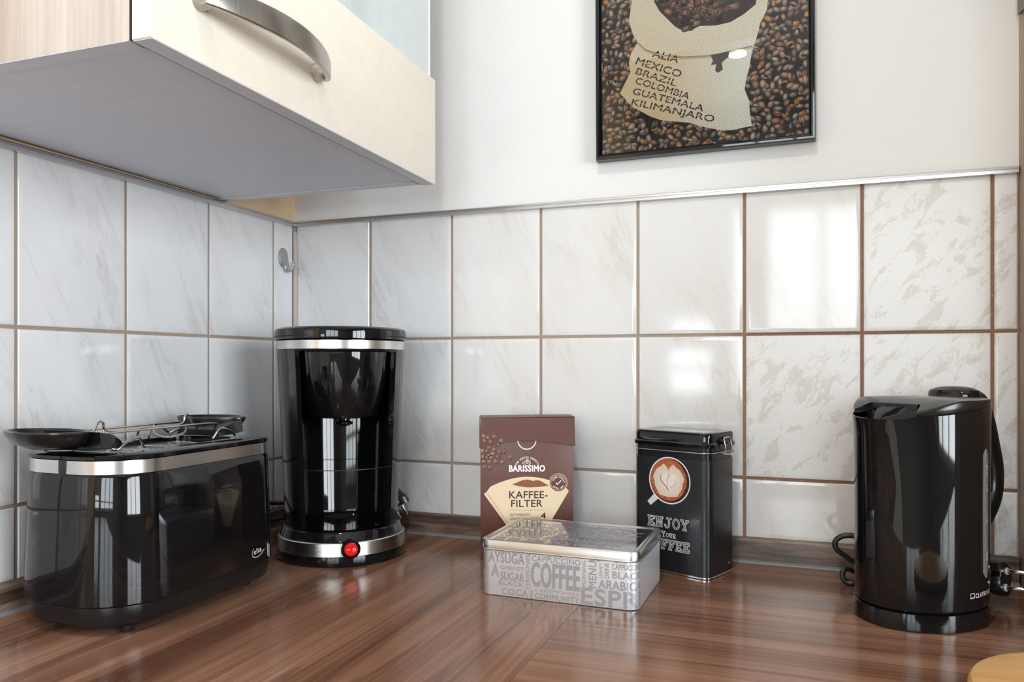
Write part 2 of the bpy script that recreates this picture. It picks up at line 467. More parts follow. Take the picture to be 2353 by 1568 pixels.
wf = obj('wall_front', boxes([(-0.004, WX[0][0], Y1 - 0.15, Y1, ZF, ZC), (WX[0][1], WX[1][0], Y1 - 0.15, Y1, ZF, ZC), (WX[1][1], X1, Y1 - 0.15, Y1, ZF, ZC)] +
          [(a, b, Y1 - 0.15, Y1, ZF, WZ[0]) for a, b in WX] + [(a, b, Y1 - 0.15, Y1, WZ[1], ZC) for a, b in WX]), MAT['room_paint'])
tag(wf, 'off white wall with two windows opposite the tiled wall', 'wall', kind='structure')
fl = obj('floor', box(-0.14, X1 + 0.15, Y1 - 0.15, 0.14, ZF - 0.1, ZF), MAT['floor_tile']); tag(fl, 'brownish grey kitchen floor', 'floor', kind='structure')
ce = obj('ceiling', box(-0.14, X1 + 0.15, Y1 - 0.15, 0.14, ZC, ZC + 0.1), MAT['ceiling_paint']); tag(ce, 'plain white ceiling', 'ceiling', kind='structure')

for k, (a, b) in enumerate(WX):
    wi = obj('window_%d' % (k + 1), boxes([(a, a + 0.05, Y1 - 0.09, Y1 - 0.03, *WZ), (b - 0.05, b, Y1 - 0.09, Y1 - 0.03, *WZ), (a, b, Y1 - 0.09, Y1 - 0.03, WZ[0], WZ[0] + 0.05), (a, b, Y1 - 0.09, Y1 - 0.03, WZ[1] - 0.05, WZ[1])]), MAT['window_white'])
    tag(wi, ('narrow' if k == 0 else 'wide') + ' white framed window opposite the tiled wall', 'window', kind='structure')
    nv = 0 if k == 0 else 2
    for j in range(nv):
        x = a + (b - a) * (j + 1) / (nv + 1)
        obj('glazing_bar', box(x - 0.02, x + 0.02, Y1 - 0.085, Y1 - 0.035, WZ[0] + 0.05, WZ[1] - 0.05), MAT['window_white'], wi)
    obj('glazing_bar', box(a + 0.05, b - 0.05, Y1 - 0.08, Y1 - 0.04, 0.30, 0.335), MAT['window_white'], wi)
    obj('pane', box(a + 0.05, b - 0.05, Y1 - 0.063, Y1 - 0.059, WZ[0] + 0.05, WZ[1] - 0.05), MAT['clear_glass'], wi)
    obj('window_sill', box(a - 0.04, b + 0.04, Y1 - 0.03, Y1 + 0.10, WZ[0] - 0.03, WZ[0], 0.004), MAT['window_white'], wi)
wi = obj('window_3', boxes([(X1 + 0.03, X1 + 0.09, W3Y[0], W3Y[0] + 0.05, *W3Z), (X1 + 0.03, X1 + 0.09, W3Y[1] - 0.05, W3Y[1], *W3Z), (X1 + 0.03, X1 + 0.09, *W3Y, W3Z[0], W3Z[0] + 0.05), (X1 + 0.03, X1 + 0.09, *W3Y, W3Z[1] - 0.05, W3Z[1])]), MAT['window_white'])  # unseen window, added to brighten the left wall and cabinet door
tag(wi, 'large white framed window added in the right hand wall as fill light', 'window', kind='structure')
for y in (-2.0, -1.5): obj('glazing_bar', box(X1 + 0.035, X1 + 0.085, y - 0.02, y + 0.02, W3Z[0] + 0.05, W3Z[1] - 0.05), MAT['window_white'], wi)
obj('pane', box(X1 + 0.059, X1 + 0.063, W3Y[0] + 0.05, W3Y[1] - 0.05, W3Z[0] + 0.05, W3Z[1] - 0.05), MAT['clear_glass'], wi)
bl = obj('masking_blind', loft([[(0.06, y, z) for y, z in ring] for ring in [[(Y1 + 0.012 + 0.012 * math.cos(i * math.pi / 6), 1.27 + 0.012 * math.sin(i * math.pi / 6)) for i in range(12)]]] + [[(0.52, Y1 + 0.012 + 0.012 * math.cos(i * math.pi / 6), 1.27 + 0.012 * math.sin(i * math.pi / 6)) for i in range(12)]]), MAT['window_white'])  # unseen blind, added to limit what the tiles reflect of the narrow window
tag(bl, 'grey roller blind added over the narrow window to mask its reflection', 'blind')
obj('fabric', box(0.07, 0.51, Y1 + 0.001, Y1 + 0.0025, 0.46, 1.27), MAT['blind_fabric'], bl)
obj('bottom_bar', box(0.07, 0.51, Y1 + 0.0005, Y1 + 0.008, 0.445, 0.462, 0.002), MAT['window_white'], bl)

# ---- tiles
BX = [0.0] + [0.1489 + 0.1499 * i for i in range(7)] + [1.0755] + []
LY = [0.0, 0.0566] + [0.0566 + 0.1499 * i for i in range(1, 8)]
RZ = [0.0336, 0.1158, 0.3158, 0.5139]
G = 0.0021
tiles = {}
def tile_mesh(wd, ht):
    key = (round(wd, 4), round(ht, 4))
    if key not in tiles:
        hx, hz = wd / 2, ht / 2; e = min(0.0065, hx * 0.3)
        prof = [(0.0, 0.0035), (0.0, 0.0016), (0.0008, 0.0007), (e * 0.45, 0.00015), (e, 0.0)]
        rings = []
        for ins, dep in prof:
            rings.append([(sx * (hx - ins), dep, sz * (hz - ins)) for sx, sz in ((-1, -1), (1, -1), (1, 1), (-1, 1))])
        tiles[key] = loft(rings, False, True, 30)
    return tiles[key]
def add_tile(parent, p, rotz, wd, ht, mat):
    me = tile_mesh(wd, ht)
    key = (round(wd, 4), round(ht, 4), mat)
    if key not in tiles: m2 = me.copy(); m2.materials.append(MAT[mat]); tiles[key] = m2
    o = obj('tile', tiles[key], None, parent, p, (R(random.uniform(-0.22, 0.22)), 0, rotz + R(random.uniform(-0.22, 0.22))))
    return o
for i in range(len(BX) - 1):
    for r in range(3):
        x0, x1 = BX[i] + G, BX[i + 1] - G
        if i == 0: x0 = BX[0] + 0.003
        if i == 7: x1 = BX[8]
        mat = 'tile_marble' if i < 2 else 'tile_marble_warm'
        if (i >= 6 and not (r == 0 and i == 6)) or (i == 5 and r == 1): mat = 'tile_decor'
        z0 = RZ[r] + (G if r else 0); z1 = RZ[r + 1] - (G if r < 2 else 0.0005)
        add_tile(wb, ((x0 + x1) / 2, 0, (z0 + z1) / 2), 0, x1 - x0, z1 - z0, mat)
for i in range(len(LY) - 1):
    for r in range(3):
        y0, y1 = LY[i] + G, LY[i + 1] - G
        if i == 0: y0 = 0.006
        z0 = RZ[r] + (G if r else 0); z1 = RZ[r + 1] - (G if r < 2 else 0.0005)
        add_tile(wl, (0, -(y0 + y1) / 2, (z0 + z1) / 2), math.pi / 2, y1 - y0, z1 - z0, 'tile_marble')
obj('grout', box(0.0, 1.0765, 0.0022, 0.0045, -0.002, 0.5135), MAT['grout'], wb)
obj('grout', box(-0.0045, -0.0022, -LY[-1], 0.0, -0.002, 0.5135), MAT['grout'], wl)
obj('corner_joint', tube([(0.0015, -0.0015, 0.0336), (0.0015, -0.0015, 0.2), (0.0018, -0.0018, 0.40), (0.0012, -0.0012, 0.493), (0.0006, -0.0006, 0.5)], lambda u: 0.0042 if u < 0.92 else 0.0042 * max(0.15, (1 - u) / 0.08), 8, 8), MAT['corner_silicone'], wb)

# ---- profiles along the walls
def extrude_profile(prof, length):
    """prof: (depth from the wall, z); runs along +x at y = -depth"""
    return loft([[(0, -d, z) for d, z in prof], [(length, -d, z) for d, z in prof]], True, True, 20)
alu = [(-0.004, 0.5118), (0.0022, 0.5118), (0.0052, 0.5128), (0.0052, 0.5158), (0.0042, 0.5162), (0.0042, 0.5170), (0.0052, 0.5174), (0.0048, 0.5198), (0.0018, 0.5215), (-0.004, 0.5215)]
wd_ = [(-0.004, 0.0), (0.0065, 0.0), (0.0065, 0.0300), (0.0052, 0.0325), (0.0030, 0.0336), (-0.004, 0.0336)]
lip = [(0.0060, 0.0), (0.0105, 0.0), (0.0098, 0.0014), (0.0072, 0.0032), (0.0060, 0.0036)]
tr = obj('trim_1', extrude_profile(alu, 1.0755), MAT['aluminium']); tag(tr, 'aluminium profile capping the tiles of the back wall', 'trim', kind='structure')
tr = obj('trim_2', extrude_profile(alu, LY[-1]), MAT['aluminium'], None, (0, -LY[-1], 0), (0, 0, math.pi / 2)); tag(tr, 'aluminium profile capping the tiles of the left wall', 'trim', kind='structure')
tr = obj('trim_3', extrude_profile(wd_, 1.0755), MAT['strip_wood_x']); tag(tr, 'dark wood edging strip where worktop meets back wall', 'trim', kind='structure')
obj('sealing_lip', extrude_profile(lip, 1.0755), MAT['joint_lip'], tr)
tr = obj('trim_4', loft([[(d, -0.0, z) for d, z in wd_], [(d, -LY[-1], z) for d, z in wd_]], True, True, 20), MAT['strip_wood_y']); tag(tr, 'dark wood edging strip where worktop meets left wall', 'trim', kind='structure')
obj('sealing_lip', loft([[(d, -0.0, z) for d, z in lip], [(d, -LY[-1], z) for d, z in lip]], True, True, 20), MAT['joint_lip'], tr)

# ---- worktops
SEAM = 0.5865
o = obj('worktop', box(-0.003, SEAM - 0.0002, -2.0, 0.003, -0.038, 0.0, 0.0), MAT['worktop_lengthwise']); tag(o, 'walnut worktop with its grain running alongside the left wall', 'worktop')
o = obj('worktop', box(SEAM + 0.0002, 1.9, -0.60, 0.003, -0.038, 0.0, 0.0), MAT['worktop_crosswise']); tag(o, 'walnut worktop with its grain running alongside the back wall', 'worktop')

def base_cabinet(x0, x1, y0, y1, face, label):
    t = thing('base_cabinet', label, 'cabinet', ((x0 + x1) / 2, (y0 + y1) / 2, ZF), 0, 'base cabinets under the worktops')
    hx, hy = (x1 - x0) / 2, (y1 - y0) / 2; H = -0.038 - ZF
    obj('body', box(-hx, hx, -hy, hy, 0.10, H), MAT['pale_oak'], t)
    obj('plinth', box(-hx + (0 if face == 'y' else 0.0), hx - (0.05 if face == 'x' else 0), -hy + (0.05 if face == 'y' else 0), hy, 0, 0.10), MAT['dark_board'], t)
    if face == 'x':
        d = obj('door', box(hx, hx + 0.018, -hy + 0.002, hy - 0.002, 0.102, H - 0.004, 0.001), MAT['cabinet_cream'], t)
        obj('handle', tube([(hx + 0.018, -0.08, H - 0.06), (hx + 0.04, -0.06, H - 0.06), (hx + 0.045, 0, H - 0.06), (hx + 0.04, 0.06, H - 0.06), (hx + 0.018, 0.08, H - 0.06)], 0.005), MAT['handle_steel'], d)
    else:
        d = obj('door', box(-hx + 0.002, hx - 0.002, -hy - 0.018, -hy, 0.102, H - 0.004, 0.001), MAT['cabinet_cream'], t)
        obj('handle', tube([(-0.08, -hy - 0.018, H - 0.06), (-0.06, -hy - 0.04, H - 0.06), (0, -hy - 0.045, H - 0.06), (0.06, -hy - 0.04, H - 0.06), (0.08, -hy - 0.018, H - 0.06)], 0.005), MAT['handle_steel'], d)
base_cabinet(0.02, 0.56, -1.20, -0.60, 'x', 'cream fronted base cabinet below the toaster, next to the inner corner')
base_cabinet(0.02, 0.56, -1.80, -1.20, 'x', 'cream fronted base cabinet at the free end of the worktop')
base_cabinet(0.62, 1.22, -0.56, -0.02, 'y', 'cream fronted base cabinet below the kettle')
base_cabinet(1.22, 1.82, -0.56, -0.02, 'y', 'cream fronted base cabinet past the upright oak panel')

# ---- upright oak panel at the right end of the tiles
t = thing('side_panel', 'pale oak upright panel standing at the end of the tiles', 'panel', (1.0855, -0.12, 0))
obj('board', box(-0.0085, 0.0095, -0.13, 0.1235, 0, 1.25, 0.0006), MAT['panel_oak'], t)
obj('cover_strip', loft([[(x, -0.13, 0.672), (x, 0.112, 0.7065), (x, 0.112, 1.25), (x, -0.13, 1.25)] for x in (-0.0125, -0.0086)]), MAT['dark_board'], t)

# ================================================================== wall cabinet
ZB = 0.5230
t = thing('wall_cabinet', 'wall cabinet with cream flap, frosted glass and pale oak side', 'cabinet', (0.0, -0.4197, ZB), R(1.17))
ya, yb = -0.256, 0.247           # along the wall (near side, far side)
obj('side_panel', box(0.008, 0.334, ya, ya + 0.016, 0.0, 0.70, 0.0006), MAT['pale_oak'], t)
obj('side_panel', box(0.008, 0.334, yb - 0.016, yb, 0.0, 0.70, 0.0006), MAT['pale_oak'], t)
obj('bottom_panel', box(0.006, 0.333, ya + 0.0165, yb - 0.0165, 0.0008, 0.017), MAT['cabinet_bottom'], t)
for y0, y1 in ((ya + 0.0003, ya + 0.0158), (yb - 0.0158, yb - 0.0003)):
    obj('edge_banding', box(0.006, 0.333, y0, y1, -0.0004, 0.0006), MAT['cabinet_bottom'], t)
obj('top_panel', box(0.006, 0.333, ya + 0.0165, yb - 0.0165, 0.684, 0.70), MAT['cabinet_inner'], t)
obj('back_panel', box(0.008, 0.012, ya + 0.0165, yb - 0.0165, 0.018, 0.684), MAT['cabinet_inner'], t)
obj('shelf', box(0.010, 0.300, ya + 0.0165, yb - 0.0165, 0.34, 0.358), MAT['cabinet_inner'], t)
obj('gap_shade', box(0.334, 0.3346, ya, yb, 0.0, 0.70), MAT['shaded_gap'], t)  # dark sheet painting the shade in the gap behind flap and glass
fl_ = obj('flap', box(0.3375, 0.3565, ya - 0.001, yb + 0.001, -0.0012, 0.142, 0.0009), [MAT['cabinet_cream']], t)
obj('flap_edge', box(0.3380, 0.3560, ya - 0.0014, ya - 0.0009, -0.0006, 0.1414), MAT['cabinet_edge'], fl_)
obj('flap_edge', box(0.3380, 0.3560, ya, yb, -0.0017, -0.0011), MAT['cabinet_bottom'], fl_)
gl = obj('glass_door', box(0.3455, 0.3500, ya + 0.001, yb - 0.004, 0.144, 0.70, 0.0008), MAT['frosted_glass'], t)
obj('glass_edge', box(0.3445, 0.3510, yb - 0.0060, yb - 0.0035, 0.144, 0.70, 0.0005), MAT['cabinet_edge'], gl)
# bow handle
hy0, hy1, hz = -0.213, -0.033, 0.0495
def bow():
    n = 40; rings = []
    for i in range(n + 1):
        u = i / n; y = hy0 + (hy1 - hy0) * u
        s = math.sin(math.pi * u); d = 0.3565 + 0.009 + 0.027 * s ** 0.75
        th = 0.0045 + 0.0030 * (1 - s); hh = 0.0108 - 0.0030 * (1 - s) ** 2
        p = rrect(th / 2, hh, min(th / 2, hh) * 0.45, 3)
        rings.append([(d + a, y, hz + b) for a, b in p])
    return loft(rings, True, True, 40)
hd = obj('handle', bow(), MAT['handle_steel'], fl_)
for y in (hy0 + 0.006, hy1 - 0.006):
    obj('handle_post', loft([[(x, y + a * sc_, hz + b * sc_) for a, b in ellipse(0.0078, 0.0092, 24)] for x, sc_ in ((0.3565, 1.08), (0.360, 1.0), (0.366, 0.95), (0.370, 0.8))]), MAT['handle_steel'], hd)

# ================================================================== adhesive hook
t = thing('adhesive_hook', 'small oval grey adhesive hook stuck on tile in the corner', 'hook', (0.0, -0.034, 0.455))
obj('plate', loft([[(x, a * s_, b * s_) for a, b in ellipse(0.0115, 0.0165, 32)] for x, s_ in ((0.0002, 1.0), (0.0022, 1.0), (0.0034, 0.92))]), MAT['hook_grey'], t)
obj('hook_arm', tube([(0.003, 0.002, -0.013), (0.0045, 0.003, -0.020), (0.009, 0.004, -0.0225), (0.014, 0.006, -0.019), (0.0165, 0.0075, -0.011)], 0.0026), MAT['hook_grey'], t)
obj('hook_tip', loft([[(0.0165 + x, 0.0075 + a * s_, -0.011 + b * s_) for a, b in ellipse(0.0045, 0.0075, 20)] for x, s_ in ((-0.0012, 0.85), (-0.0004, 1.0), (0.0008, 1.0), (0.0014, 0.8))]), MAT['hook_grey'], t)
#--PART2--
# ================================================================== framed picture
t = thing('framed_picture', 'black framed picture of a burlap coffee sack on beans', 'picture', (0.690, 0.0, 0.5755), 0)
t.rotation_euler = (0, R(-0.25), 0)
FW, FH, FT = 0.1508, 0.400, 0.0185      # half width, height, stand-off
prof = [(0.0, 0.0035), (0.0, -0.0120), (0.0012, -0.0145), (0.0035, -0.0150), (0.0055, -0.0140), (0.0068, -0.0118), (0.0078, -0.0122), (0.0086, -0.0100), (0.0086, 0.0035)]
bm = bmesh.new(); rings = []
for ins, y in prof:
    rings.append([bm.verts.new(p) for p in ((-FW + ins, y, ins), (FW - ins, y, ins), (FW - ins, y, FH - ins), (-FW + ins, y, FH - ins))])
for a, b in zip(rings, rings[1:] + rings[:1]):
    for i in range(4): bm.faces.new((a[i], a[(i + 1) % 4], b[(i + 1) % 4], b[i]))
obj('frame', fin(bm, 25), MAT['black_gloss'], t)
obj('backing', box(-FW + 0.006, FW - 0.006, -0.006, 0.0030, 0.006, FH - 0.006), MAT['carton_inner'], t)
pr = Print(); mm = 0.001
ZO = 575.5
dark = lin((20, 18, 24)); x0, x1, z0, z1 = -143.5, 143.5, 7.5, 393
for i in range(14):
    for j in range(14):
        a, b = x0 + (x1 - x0) * i / 14, x0 + (x1 - x0) * (i + 1) / 14; c, d = z0 + (z1 - z0) * j / 14, z0 + (z1 - z0) * (j + 1) / 14
        k = random.uniform(0.7, 1.3); cool = max(0, 1 - j / 5.0)
        pr.poly([(a, c), (b, c), (b, d), (a, d)], (dark[0] * k, dark[1] * k * (1 + 0.5 * cool), dark[2] * k * (1 + 0.5 * cool)), 0)
def bean(pr, x, y, a, b, ang, tone, layer, crease=True, hi=(1, 1, 1), gl=0.5, xr=None):
    n = 14; c, s = math.cos(ang), math.sin(ang); pts = []; cols = []
    for k in range(n):
        q = 2 * math.pi * k / n; u, v_ = a * math.cos(q), b * math.sin(q)
        px, py = x + u * c - v_ * s, y + u * s + v_ * c
        if xr: px = min(max(px, xr[0]), xr[1]); py = min(max(py, xr[2]), xr[3])
        pts.append((px, py))
        up = 0.5 + 0.5 * math.sin(q + ang)
        cols.append(tuple(t_ * (0.04 + 0.42 * up) for t_ in tone))
    hx, hy = x - b * 0.15, y + b * 0.35
    if xr: hx = min(max(hx, xr[0]), xr[1]); hy = min(max(hy, xr[2]), xr[3])
    pr.fan(pts, (hx, hy), tuple(tone[k] * (1 - gl) * 1.5 + hi[k] * gl for k in range(3)), cols, layer)
    if crease and not (xr and (abs(x - xr[0]) < a or abs(x - xr[1]) < a)):
        cr = [(x + (u * a) * c - (0.22 * b * math.sin(u * 3)) * s, y + (u * a) * s + (0.22 * b * math.sin(u * 3)) * c) for u in (-0.9, -0.5, -0.1, 0.3, 0.65, 0.92)]
        pr.line(cr, b * 0.22, tuple(t_ * 0.10 for t_ in tone), layer + 1)
tones = [lin(q) for q in ((146, 84, 60), (118, 70, 56), (166, 98, 68), (104, 64, 56), (182, 114, 78), (92, 56, 50))]
rb = random.Random(3); lim = (x0, x1, z0, z1)
for i in range(34):
    for j in range(43):
        x = x0 + (i + 0.5 + rb.uniform(-0.45, 0.45)) * (x1 - x0) / 34 + (4.2 if j % 2 else 0); y = z0 + (j + 0.5 + rb.uniform(-0.45, 0.45)) * (z1 - z0) / 43
        if not (x0 < x < x1 and z0 < y < z1) or (-80 < x < 55 and 50 < y < 160): continue
        sz = rb.uniform(0.8, 1.25); a = 5.6 * sz; b = 3.7 * sz * rb.uniform(0.75, 1.05)
        cool = 1.0 if x < 60 else 0.55
        tn = rb.choice(tones); hi = (0.78 + 0.1 * rb.random(), 0.62 + 0.2 * cool * rb.random(), 0.55 + 0.32 * cool * rb.random())
        if rb.random() < 0.06: tn = lin((196, 120, 62)); hi = (0.8, 0.5, 0.25)
        bean(pr, x, y, a, b, rb.uniform(-1.0, 1.9), tn, 1 + (i * 3 + j) % 4, rb.random() < 0.45, hi, rb.uniform(0.15, 0.75), lim)
sack = [(-97.6, 804.1), (-102.2, 775.8), (-96.0, 755.4), (-88.7, 743.1), (-99.3, 728.5), (-102.5, 714.4), (-100.1, 701.1), (-107.4, 687.6), (-115.6, 672.4), (-104.2, 658.0), (-96.0, 649.0), (-83.0, 641.0), (-71.8, 633.3), (-55.8, 625.9), (-32.2, 620.9), (-15.1, 617.5), (-1.3, 611.2), (13.9, 606.4), (29.0, 601.7), (44.0, 600.9), (54.3, 602.1), (69.0, 603.6), (66.1, 623.8), (65.4, 639.2), (59.5, 655.2), (61.7, 670.3), (66.1, 685.0), (69.0, 704.5), (74.9, 722.0), (80.7, 744.0), (89.4, 760.9), (92, 790), (86, 830), (60, 850), (0, 858), (-60, 850), (-90, 835)]
def inside(p, poly):
    r_ = False; n = len(poly)
    for i in range(n):
        (xa, ya_), (xb, yb_) = poly[i], poly[(i + 1) % n]
        if (ya_ > p[1]) != (yb_ > p[1]) and p[0] < (xb - xa) * (p[1] - ya_) / (yb_ - ya_) + xa: r_ = not r_
    return r_
def sack_col(x, z):
    k = min(1, max(0, (x + 60) / 110))             # paler to the right, tan where the lettering is
    a = lin((238, 204, 166)); b = lin((253, 246, 238)); c = [a[i] * (1 - k) + b[i] * k for i in range(3)]
    if z > 722 + 0.06 * (x - 10): 
        g = lin((248, 232, 212)); c = [c[i] * 0.25 + g[i] * 0.75 for i in range(3)]
    return tuple(c)
# the sack: outline first, then a finer colour field inside it
shade = lin((150, 112, 74))
pr.poly([(x, z - ZO) for x, z in sack], [sack_col(x, z) for x, z in sack], 7, 1)
st_ = 4.0
nx_, nz_ = int(220 / st_), int(262 / st_)
for i in range(nx_):
    for j in range(nz_):
        a, c = -118 + i * st_, 598 + j * st_
        q = [(a, c), (a + st_, c), (a + st_, c + st_), (a, c + st_)]
        if all(inside(p, sack) for p in q):
            pr.poly([(x, z - ZO) for x, z in q], [sack_col(x, z) for x, z in q], 8, 1)
collar = [(-88.7, 743.1), (-78.2, 731.9), (-55.8, 720.7), (-24.4, 713.1), (6.3, 710.3), (29.0, 710.2), (51.4, 713.2), (70.5, 715.0)]
for (xa, za), (xb, zb) in zip(collar[:-1], collar[1:]):   # dark crease under the rolled collar, as printed
    pr.poly([(xa, za - ZO), (xb, zb - ZO), (xb, zb - ZO - 5.5), (xa, za - ZO - 5.5)], [shade, shade, sack_col(xb, zb - 9), sack_col(xa, za - 9)], 9, 1)
openp = [(-65.4, 798.8), (-57.4, 783.1), (-47.9, 772.0), (-35.4, 757.4), (-21.3, 747.3), (-9.0, 750.1), (-1.3, 752.9), (21.5, 750.1), (41.0, 751.7), (58.8, 759.7), (74.9, 770.9), (78, 800), (55, 826), (0, 836), (-50, 828)]
pr.poly([(x, z - ZO) for x, z in openp], lin((40, 30, 34)), 10)
for k in range(230):
    x, z = rb.uniform(-66, 78), rb.uniform(745, 836)
    if not inside((x, z - 5), openp) or not inside((x - 6, z), openp) or not inside((x + 6, z), openp): continue
    bean(pr, x, z - ZO, rb.uniform(6.5, 9), rb.uniform(4, 5.6), rb.uniform(-0.9, 1.4), rb.choice(tones[1:4]), 11 + k % 3, rb.random() < 0.5, (0.5, 0.42, 0.45), rb.uniform(0.1, 0.5))
ink = lin((52, 46, 56))
for s_, (ax, az), (bx_, bz), h in (('ALIA', (-68.6, 719.3), (-32.2, 705), 9.6), ('MEXICO', (-92.8, 712.2), (-29.1, 683.7), 9.8), ('BRAZIL', (-92.8, 697.7), (-35.4, 672.0), 9.0), ('COLOMBIA', (-93.6, 684.0), (-17.5, 651.0), 9.0), ('GUATEMALA', (-97.6, 669.0), (2.5, 631.5), 9.0), ('KILIMANJARO', (-99.3, 653.4), (17.0, 614.6), 9.0)):
    L = math.hypot(bx_ - ax, bz - az); rt = math.atan2(bz - az, bx_ - ax)
    pr.text(s_, ax, az - ZO - 0.0, h, L, rt, ink, 14, 0.022)
    for k in range(1, 2 * len(s_)):    # stencil bridges
        u = k / (2 * len(s_)) * L
        mx_, mz = ax + u * math.cos(rt) - h * 0.5 * math.sin(rt), az - ZO + u * math.sin(rt) + h * 0.5 * math.cos(rt)
        pr.line([(mx_ - 0.35 * math.cos(rt) * h, mz - 0.35 * math.sin(rt) * h - 0.3), (mx_ + 0.1 * h, mz)], 0.9, sack_col(mx_, mz + ZO), 15)
pr.poly([(x, z - ZO) for x, z in [(13.9, 709.2), (27.5, 710.4), (51.4, 713.2), (41.0, 705.4), (33.5, 700.3), (29.0, 696.3), (30.5, 686.8), (23.8, 683.0), (20.0, 686.6), (21.5, 695.7), (13.9, 695.2), (17.0, 701.0)]], lin((84, 74, 78)), 14)
pp = pr.build('print', [MAT['print_photo'], MAT['print_sack']], t, lambda u, v_, l: (u * mm, -0.0062 - l, v_ * mm), 0.00004)
obj('glass', box(-FW + 0.0075, FW - 0.0075, -0.0086, -0.0076, 0.0075, FH - 0.0075), MAT['clear_glass'], t)

# ================================================================== toaster
t = thing('toaster', 'glossy black toaster with brushed steel band beside left wall', 'toaster', (0.1185, -0.429, 0.0), R(0.0))
RN, RFAR = 0.062, 0.034
def tout(d): return rrect(0.0835 + d, 0.1255 + d, (RFAR + d, RFAR + d, RN + d, RN + d), 10)
obj('base', loft([lev(tout(-0.010), 0.0085), lev(tout(-0.0045), 0.0120), lev(tout(-0.0025), 0.018), lev(tout(-0.0025), 0.030)]), MAT['black_satin'], t)
obj('body', loft([lev(tout(-0.001), 0.0305), lev(tout(0.0012), 0.0325), lev(tout(0.0010), 0.060), lev(tout(-0.0012), 0.120), lev(tout(-0.0030), 0.160), lev(tout(-0.0042), 0.1628)]), MAT['black_gloss'], t)
obj('steel_band', loft([lev(tout(-0.0042), 0.1630), lev(tout(-0.0036), 0.1634), lev(tout(-0.0042), 0.1768), lev(tout(-0.005), 0.1772)]), MAT['steel_band'], t)
# top plate with the toasting well
op = lev(tout(-0.0045), 0.1774); well = [(x, y) for x, y in rrect(0.046, 0.090, 0.020, 10)]
obj('top_plate', loft([op, lev(tout(-0.0028), 0.1780), lev(tout(-0.0028), 0.1812), lev(tout(-0.0050), 0.1826), lev(rrect(0.058, 0.100, 0.03, 10), 0.1834), lev(well, 0.1828), lev(well, 0.150)], False, True, 40), MAT['black_gloss'], t)
obj('slot_floor', box(-0.040, 0.040, -0.084, 0.084, 0.1505, 0.152), MAT['cavity_black'], t)
for x in (-0.030, -0.010, 0.010, 0.030):
    obj('guard_wire', tube([(x, -0.082, 0.156), (x, -0.082, 0.172), (x, -0.05, 0.174), (x, 0.05, 0.174), (x, 0.082, 0.172), (x, 0.082, 0.156)], 0.0011, 4, 6), MAT['wire_steel'], t)
for y in (-0.045, 0.0, 0.045):
    obj('guard_wire', tube([(-0.030, y, 0.173), (-0.02, y + 0.004, 0.178), (0.0, y + 0.006, 0.179), (0.02, y + 0.004, 0.178), (0.030, y, 0.173)], 0.0011, 4, 6), MAT['wire_steel'], t)
obj('slot_divider', box(-0.004, 0.004, -0.086, 0.086, 0.153, 0.1765, 0.001), MAT['black_satin'], t)
obj('lever_slot', box(0.0005, 0.0105, -0.1224, -0.1190, 0.1626, 0.1774, 0.0004), MAT['black_matte'], t)
for y in (-0.088, 0.092):
    for x in (-0.05, 0.055):
        obj('foot', lathe([(0.0055, 0.0), (0.0060, 0.001), (0.0060, 0.0110)], 20, x, y), MAT['rubber'], t)
pr = Print(); wht = (0.72, 0.72, 0.72)
pr.text('elta', 71.5, 43.6, 6.6, 14.5, 0.12, wht, 1, 0.0)
pr.line([(73, 40.5), (68.5, 43), (68.3, 47.5), (71, 51)], 0.55, wht, 1)
pr.line([(69.3, 41.9), (74, 39.8), (80, 40.2), (86, 42.6), (90.5, 46.8)], 0.8, wht, 1)
pr.build('logo', MAT['print_ink'], t, lambda u, v_, l: (0.0846 + l, u * mm, v_ * mm))

# ---- bun warmer laid on the toaster
t = thing('bun_warmer', 'wire bun warmer with black wing handles resting on the toaster', 'rack', (0.1085, -0.429, 0.1835))
def wing(sgn):
    # a shallow scoop: oval rim, rounded underside, neck towards the wires
    n = 36; yc = sgn * (0.120 if sgn < 0 else 0.110)
    rim = [(x - 0.006, y * (1.15 if y * sgn > 0 else 0.8)) for x, y in ellipse(0.053, 0.031, n, 1.62)]
    lv = [(0.10, 0.0035, 0.0), (0.55, 0.0045, 0.0), (0.86, 0.0105, 0.0), (0.985, 0.0195, 0.0), (1.0, 0.0215, 0), (0.985, 0.0232, 0), (0.93, 0.0232, 0), (0.88, 0.0205, 0), (0.55, 0.0135, 0), (0.10, 0.0120, 0)]
    return loft([[(x * s_, yc + y * s_ - sgn * (1 - s_) * 0.010, z) for x, y in rim] for s_, z, _ in lv])
for sgn in (-1, 1):
    wg = obj('wing_handle', wing(sgn), MAT['black_satin'], t)
    y0, y1 = sgn * 0.106, sgn * 0.072
    obj('neck', loft([[(0.008 - w_, y, za), (0.010 + w_, y, za), (0.008 + w_, y, zb), (0.010 - w_, y, zb)] for w_, y, za, zb in ((0.040, y0, 0.0055, 0.0215), (0.040, (y0 + y1) / 2, 0.0035, 0.0175), (0.032, y1, 0.0020, 0.0095))]), MAT['black_satin'], wg)
for x in (-0.026, 0.0, 0.026):
    pts = [(x, -0.086, 0.0165), (x, -0.062, 0.0175), (x, 0, 0.0175), (x, 0.062, 0.0175), (x, 0.086, 0.0165)]
    if x == 0.0: pts = [(x, -0.086, 0.0150), (x, -0.074, 0.0160), (x, -0.066, 0.0270), (x, -0.060, 0.0270), (x, -0.052, 0.0170), (x, 0, 0.0170), (x, 0.052, 0.0170), (x, 0.060, 0.0270), (x, 0.066, 0.0270), (x, 0.074, 0.0160), (x, 0.086, 0.0150)]
    obj('wire_bar', tube(pts, 0.0013, 6, 8), MAT['wire_steel'], t)
